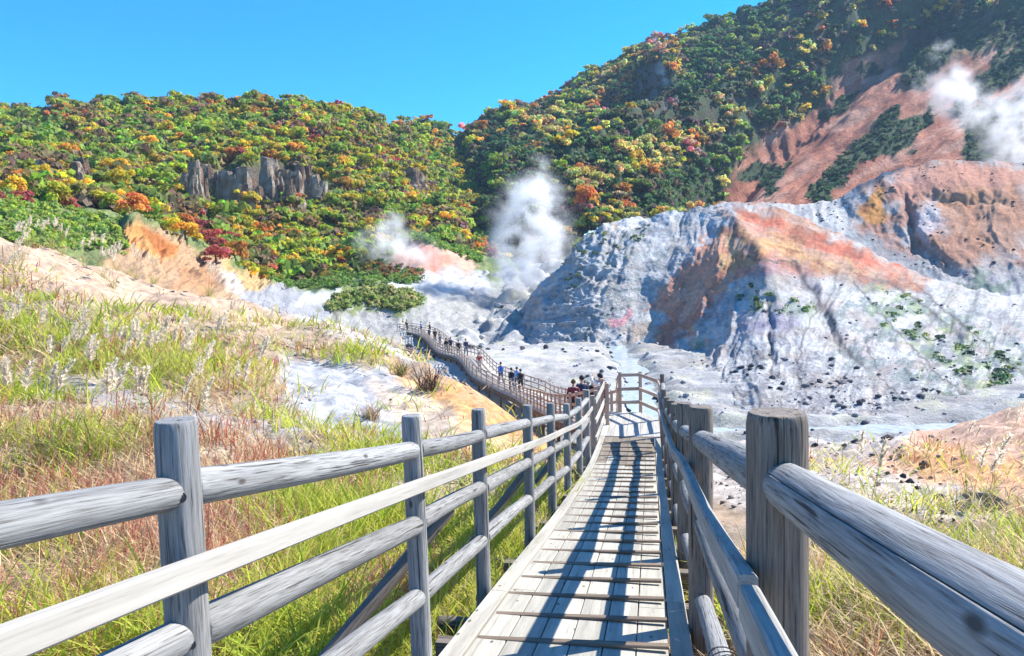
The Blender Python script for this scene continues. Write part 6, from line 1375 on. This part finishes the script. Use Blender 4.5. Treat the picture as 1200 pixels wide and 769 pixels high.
# ------------------------------------------------------------------ steam
def steam(name, label, centres, dens, scale, seed):
    """closed hull round a chain of puffs; density fades towards each puff's rim and is torn by noise"""
    cs = [(U(x, y, d), r) for x, y, d, r in centres]
    m = bpy.data.materials.new('steam_'+str(seed)); m.use_nodes = True; nt = m.node_tree; ns, ls = nt.nodes, nt.links; ns.clear()
    out = ns.new('ShaderNodeOutputMaterial'); pv = ns.new('ShaderNodeVolumePrincipled'); ls.new(pv.outputs[0], out.inputs['Volume']); pv.inputs['Color'].default_value = (1, 1, 1, 1); pv.inputs['Anisotropy'].default_value = 0.2
    geo = ns.new('ShaderNodeNewGeometry'); nz = ns.new('ShaderNodeTexNoise'); nz.inputs['Scale'].default_value = scale; nz.inputs['Detail'].default_value = 4.0; nz.inputs['Roughness'].default_value = 0.6
    ls.new(geo.outputs['Position'], nz.inputs['Vector'])
    wv = ns.new('ShaderNodeTexNoise'); wv.inputs['Scale'].default_value = scale*0.6; wv.inputs['Detail'].default_value = 2.0; ls.new(geo.outputs['Position'], wv.inputs['Vector'])
    sb = ns.new('ShaderNodeVectorMath'); sb.operation = 'SUBTRACT'; sb.inputs[1].default_value = (0.5, 0.5, 0.5); ls.new(wv.outputs['Color'], sb.inputs[0])
    sc_ = ns.new('ShaderNodeVectorMath'); sc_.operation = 'SCALE'; sc_.inputs['Scale'].default_value = 2.6/scale*0.6; ls.new(sb.outputs[0], sc_.inputs[0])
    wp = ns.new('ShaderNodeVectorMath'); wp.operation = 'ADD'; ls.new(geo.outputs['Position'], wp.inputs[0]); ls.new(sc_.outputs[0], wp.inputs[1])
    prev = None
    for (c_, r) in cs:
        di = ns.new('ShaderNodeVectorMath'); di.operation = 'DISTANCE'; ls.new(wp.outputs[0], di.inputs[0]); di.inputs[1].default_value = tuple(c_)
        mr = ns.new('ShaderNodeMapRange'); mr.interpolation_type = 'SMOOTHSTEP'; mr.inputs['From Min'].default_value = 0; mr.inputs['From Max'].default_value = r; mr.inputs['To Min'].default_value = 1; mr.inputs['To Max'].default_value = 0; ls.new(di.outputs['Value'], mr.inputs['Value'])
        if prev is None: prev = mr.outputs[0]
        else: mx = ns.new('ShaderNodeMath'); mx.operation = 'MAXIMUM'; ls.new(prev, mx.inputs[0]); ls.new(mr.outputs[0], mx.inputs[1]); prev = mx.outputs[0]
    th = ns.new('ShaderNodeMapRange'); th.inputs['From Min'].default_value = 0.44; th.inputs['From Max'].default_value = 0.62; ls.new(nz.outputs['Fac'], th.inputs['Value'])
    ml = ns.new('ShaderNodeMath'); ml.operation = 'MULTIPLY'; ls.new(prev, ml.inputs[0]); ls.new(th.outputs[0], ml.inputs[1])
    m2 = ns.new('ShaderNodeMath'); m2.operation = 'MULTIPLY'; ls.new(ml.outputs[0], m2.inputs[0]); m2.inputs[1].default_value = dens; ls.new(m2.outputs[0], pv.inputs['Density'])
    import bmesh
    bm = bmesh.new()
    for c_, r in cs:
        q = bmesh.ops.create_icosphere(bm, subdivisions=2, radius=r*1.3); bmesh.ops.translate(bm, vec=Vector(c_), verts=q['verts'])
    h = bmesh.ops.convex_hull(bm, input=bm.verts); bmesh.ops.delete(bm, geom=list({*h['geom_interior'], *h['geom_unused']} & set(bm.verts)), context='VERTS') if False else None
    pts = [v.co.copy() for v in bm.verts]; bm.free(); bm = bmesh.new()
    for p in pts: bm.verts.new(p)
    h = bmesh.ops.convex_hull(bm, input=bm.verts); inter = [e for e in h['geom_interior'] if isinstance(e, bmesh.types.BMVert)]; bmesh.ops.delete(bm, geom=inter, context='VERTS')
    me = bpy.data.meshes.new(name); bm.to_mesh(me); bm.free(); me.materials.append(m); o = bpy.data.objects.new(name, me); COL.objects.link(o)
    m.cycles.volume_step_rate = 1.0 if hasattr(m.cycles, 'volume_step_rate') else 1.0
    tag(o, label, 'steam'); return o
steam('steam_plume', 'tall white steam column rising from the vent at the valley head', [(598, 326, 134, 6), (612, 316, 135, 9), (622, 296, 136, 10), (608, 286, 136, 8.5), (618, 258, 137, 9.5), (634, 268, 137, 8), (626, 236, 138, 8), (630, 215, 139, 6), (640, 296, 136, 8)], 0.40, 0.20, 1)
steam('steam_plume', 'thick white steam cloud drifting in front of the red cliffs at upper right', [(1215, 170, 190, 16), (1185, 135, 190, 12), (1160, 130, 190, 9), (1135, 118, 191, 9), (1112, 108, 191, 9), (1096, 95, 192, 7), (1110, 58, 192, 4), (1205, 210, 188, 10)], 0.26, 0.16, 2)
steam('steam_plume', 'thin low steam over the pink clearing under the left hill', [(440, 288, 150, 6), (465, 296, 150, 7), (485, 306, 148, 7), (462, 268, 156, 5)], 0.4, 0.3, 3)

# ------------------------------------------------------------------ air
def haze(dens):
    import bmesh
    bm = bmesh.new(); bmesh.ops.create_cube(bm, size=1); bmesh.ops.scale(bm, vec=(5200, 5200, 420), verts=bm.verts); me = bpy.data.meshes.new('haze'); bm.to_mesh(me); bm.free()
    m = bpy.data.materials.new('air'); m.use_nodes = True; ns, ls = m.node_tree.nodes, m.node_tree.links; ns.clear(); out = ns.new('ShaderNodeOutputMaterial'); pv = ns.new('ShaderNodeVolumePrincipled')
    pv.inputs['Color'].default_value = (0.45, 0.70, 1.0, 1); pv.inputs['Density'].default_value = dens; pv.inputs['Anisotropy'].default_value = 0.1; ls.new(pv.outputs[0], out.inputs['Volume']); me.materials.append(m)
    o = bpy.data.objects.new('haze', me); COL.objects.link(o); o.location = (0, 0, EYE-16.2+210); tag(o, kind='stuff')
haze(0.00015)
# ------------------------------------------------------------------ look-alikes told apart by their order
def tell_apart():
    d = {}
    for o in scene.objects:
        if o.parent is None and o.get('label') and o.get('category') in ('rock', 'grass clump'): d.setdefault(o['label'], []).append(o)
    w_ = ['leftmost', 'second', 'third', 'fourth', 'fifth', 'sixth', 'seventh', 'eighth', 'ninth', 'tenth', 'eleventh', 'twelfth', 'thirteenth', 'fourteenth', 'fifteenth', 'sixteenth', 'seventeenth', 'eighteenth', 'nineteenth', 'twentieth', 'twenty-first']+['twenty-'+q for q in ('second', 'third', 'fourth', 'fifth', 'sixth', 'seventh', 'eighth', 'ninth')]+['thirtieth']+['thirty-'+q for q in ('first', 'second', 'third', 'fourth', 'fifth', 'sixth', 'seventh', 'eighth', 'ninth')]
    for l, os_ in d.items():
        if len(os_) > 1:
            os_.sort(key=lambda o: float(PJ(np.array(o.location))[0]))
            for i, o in enumerate(os_): o['label'] = (l+', '+(w_[i] if i == 0 else (w_[i]+' from left' if i < len(os_)-1 else 'rightmost')))
tell_apart()
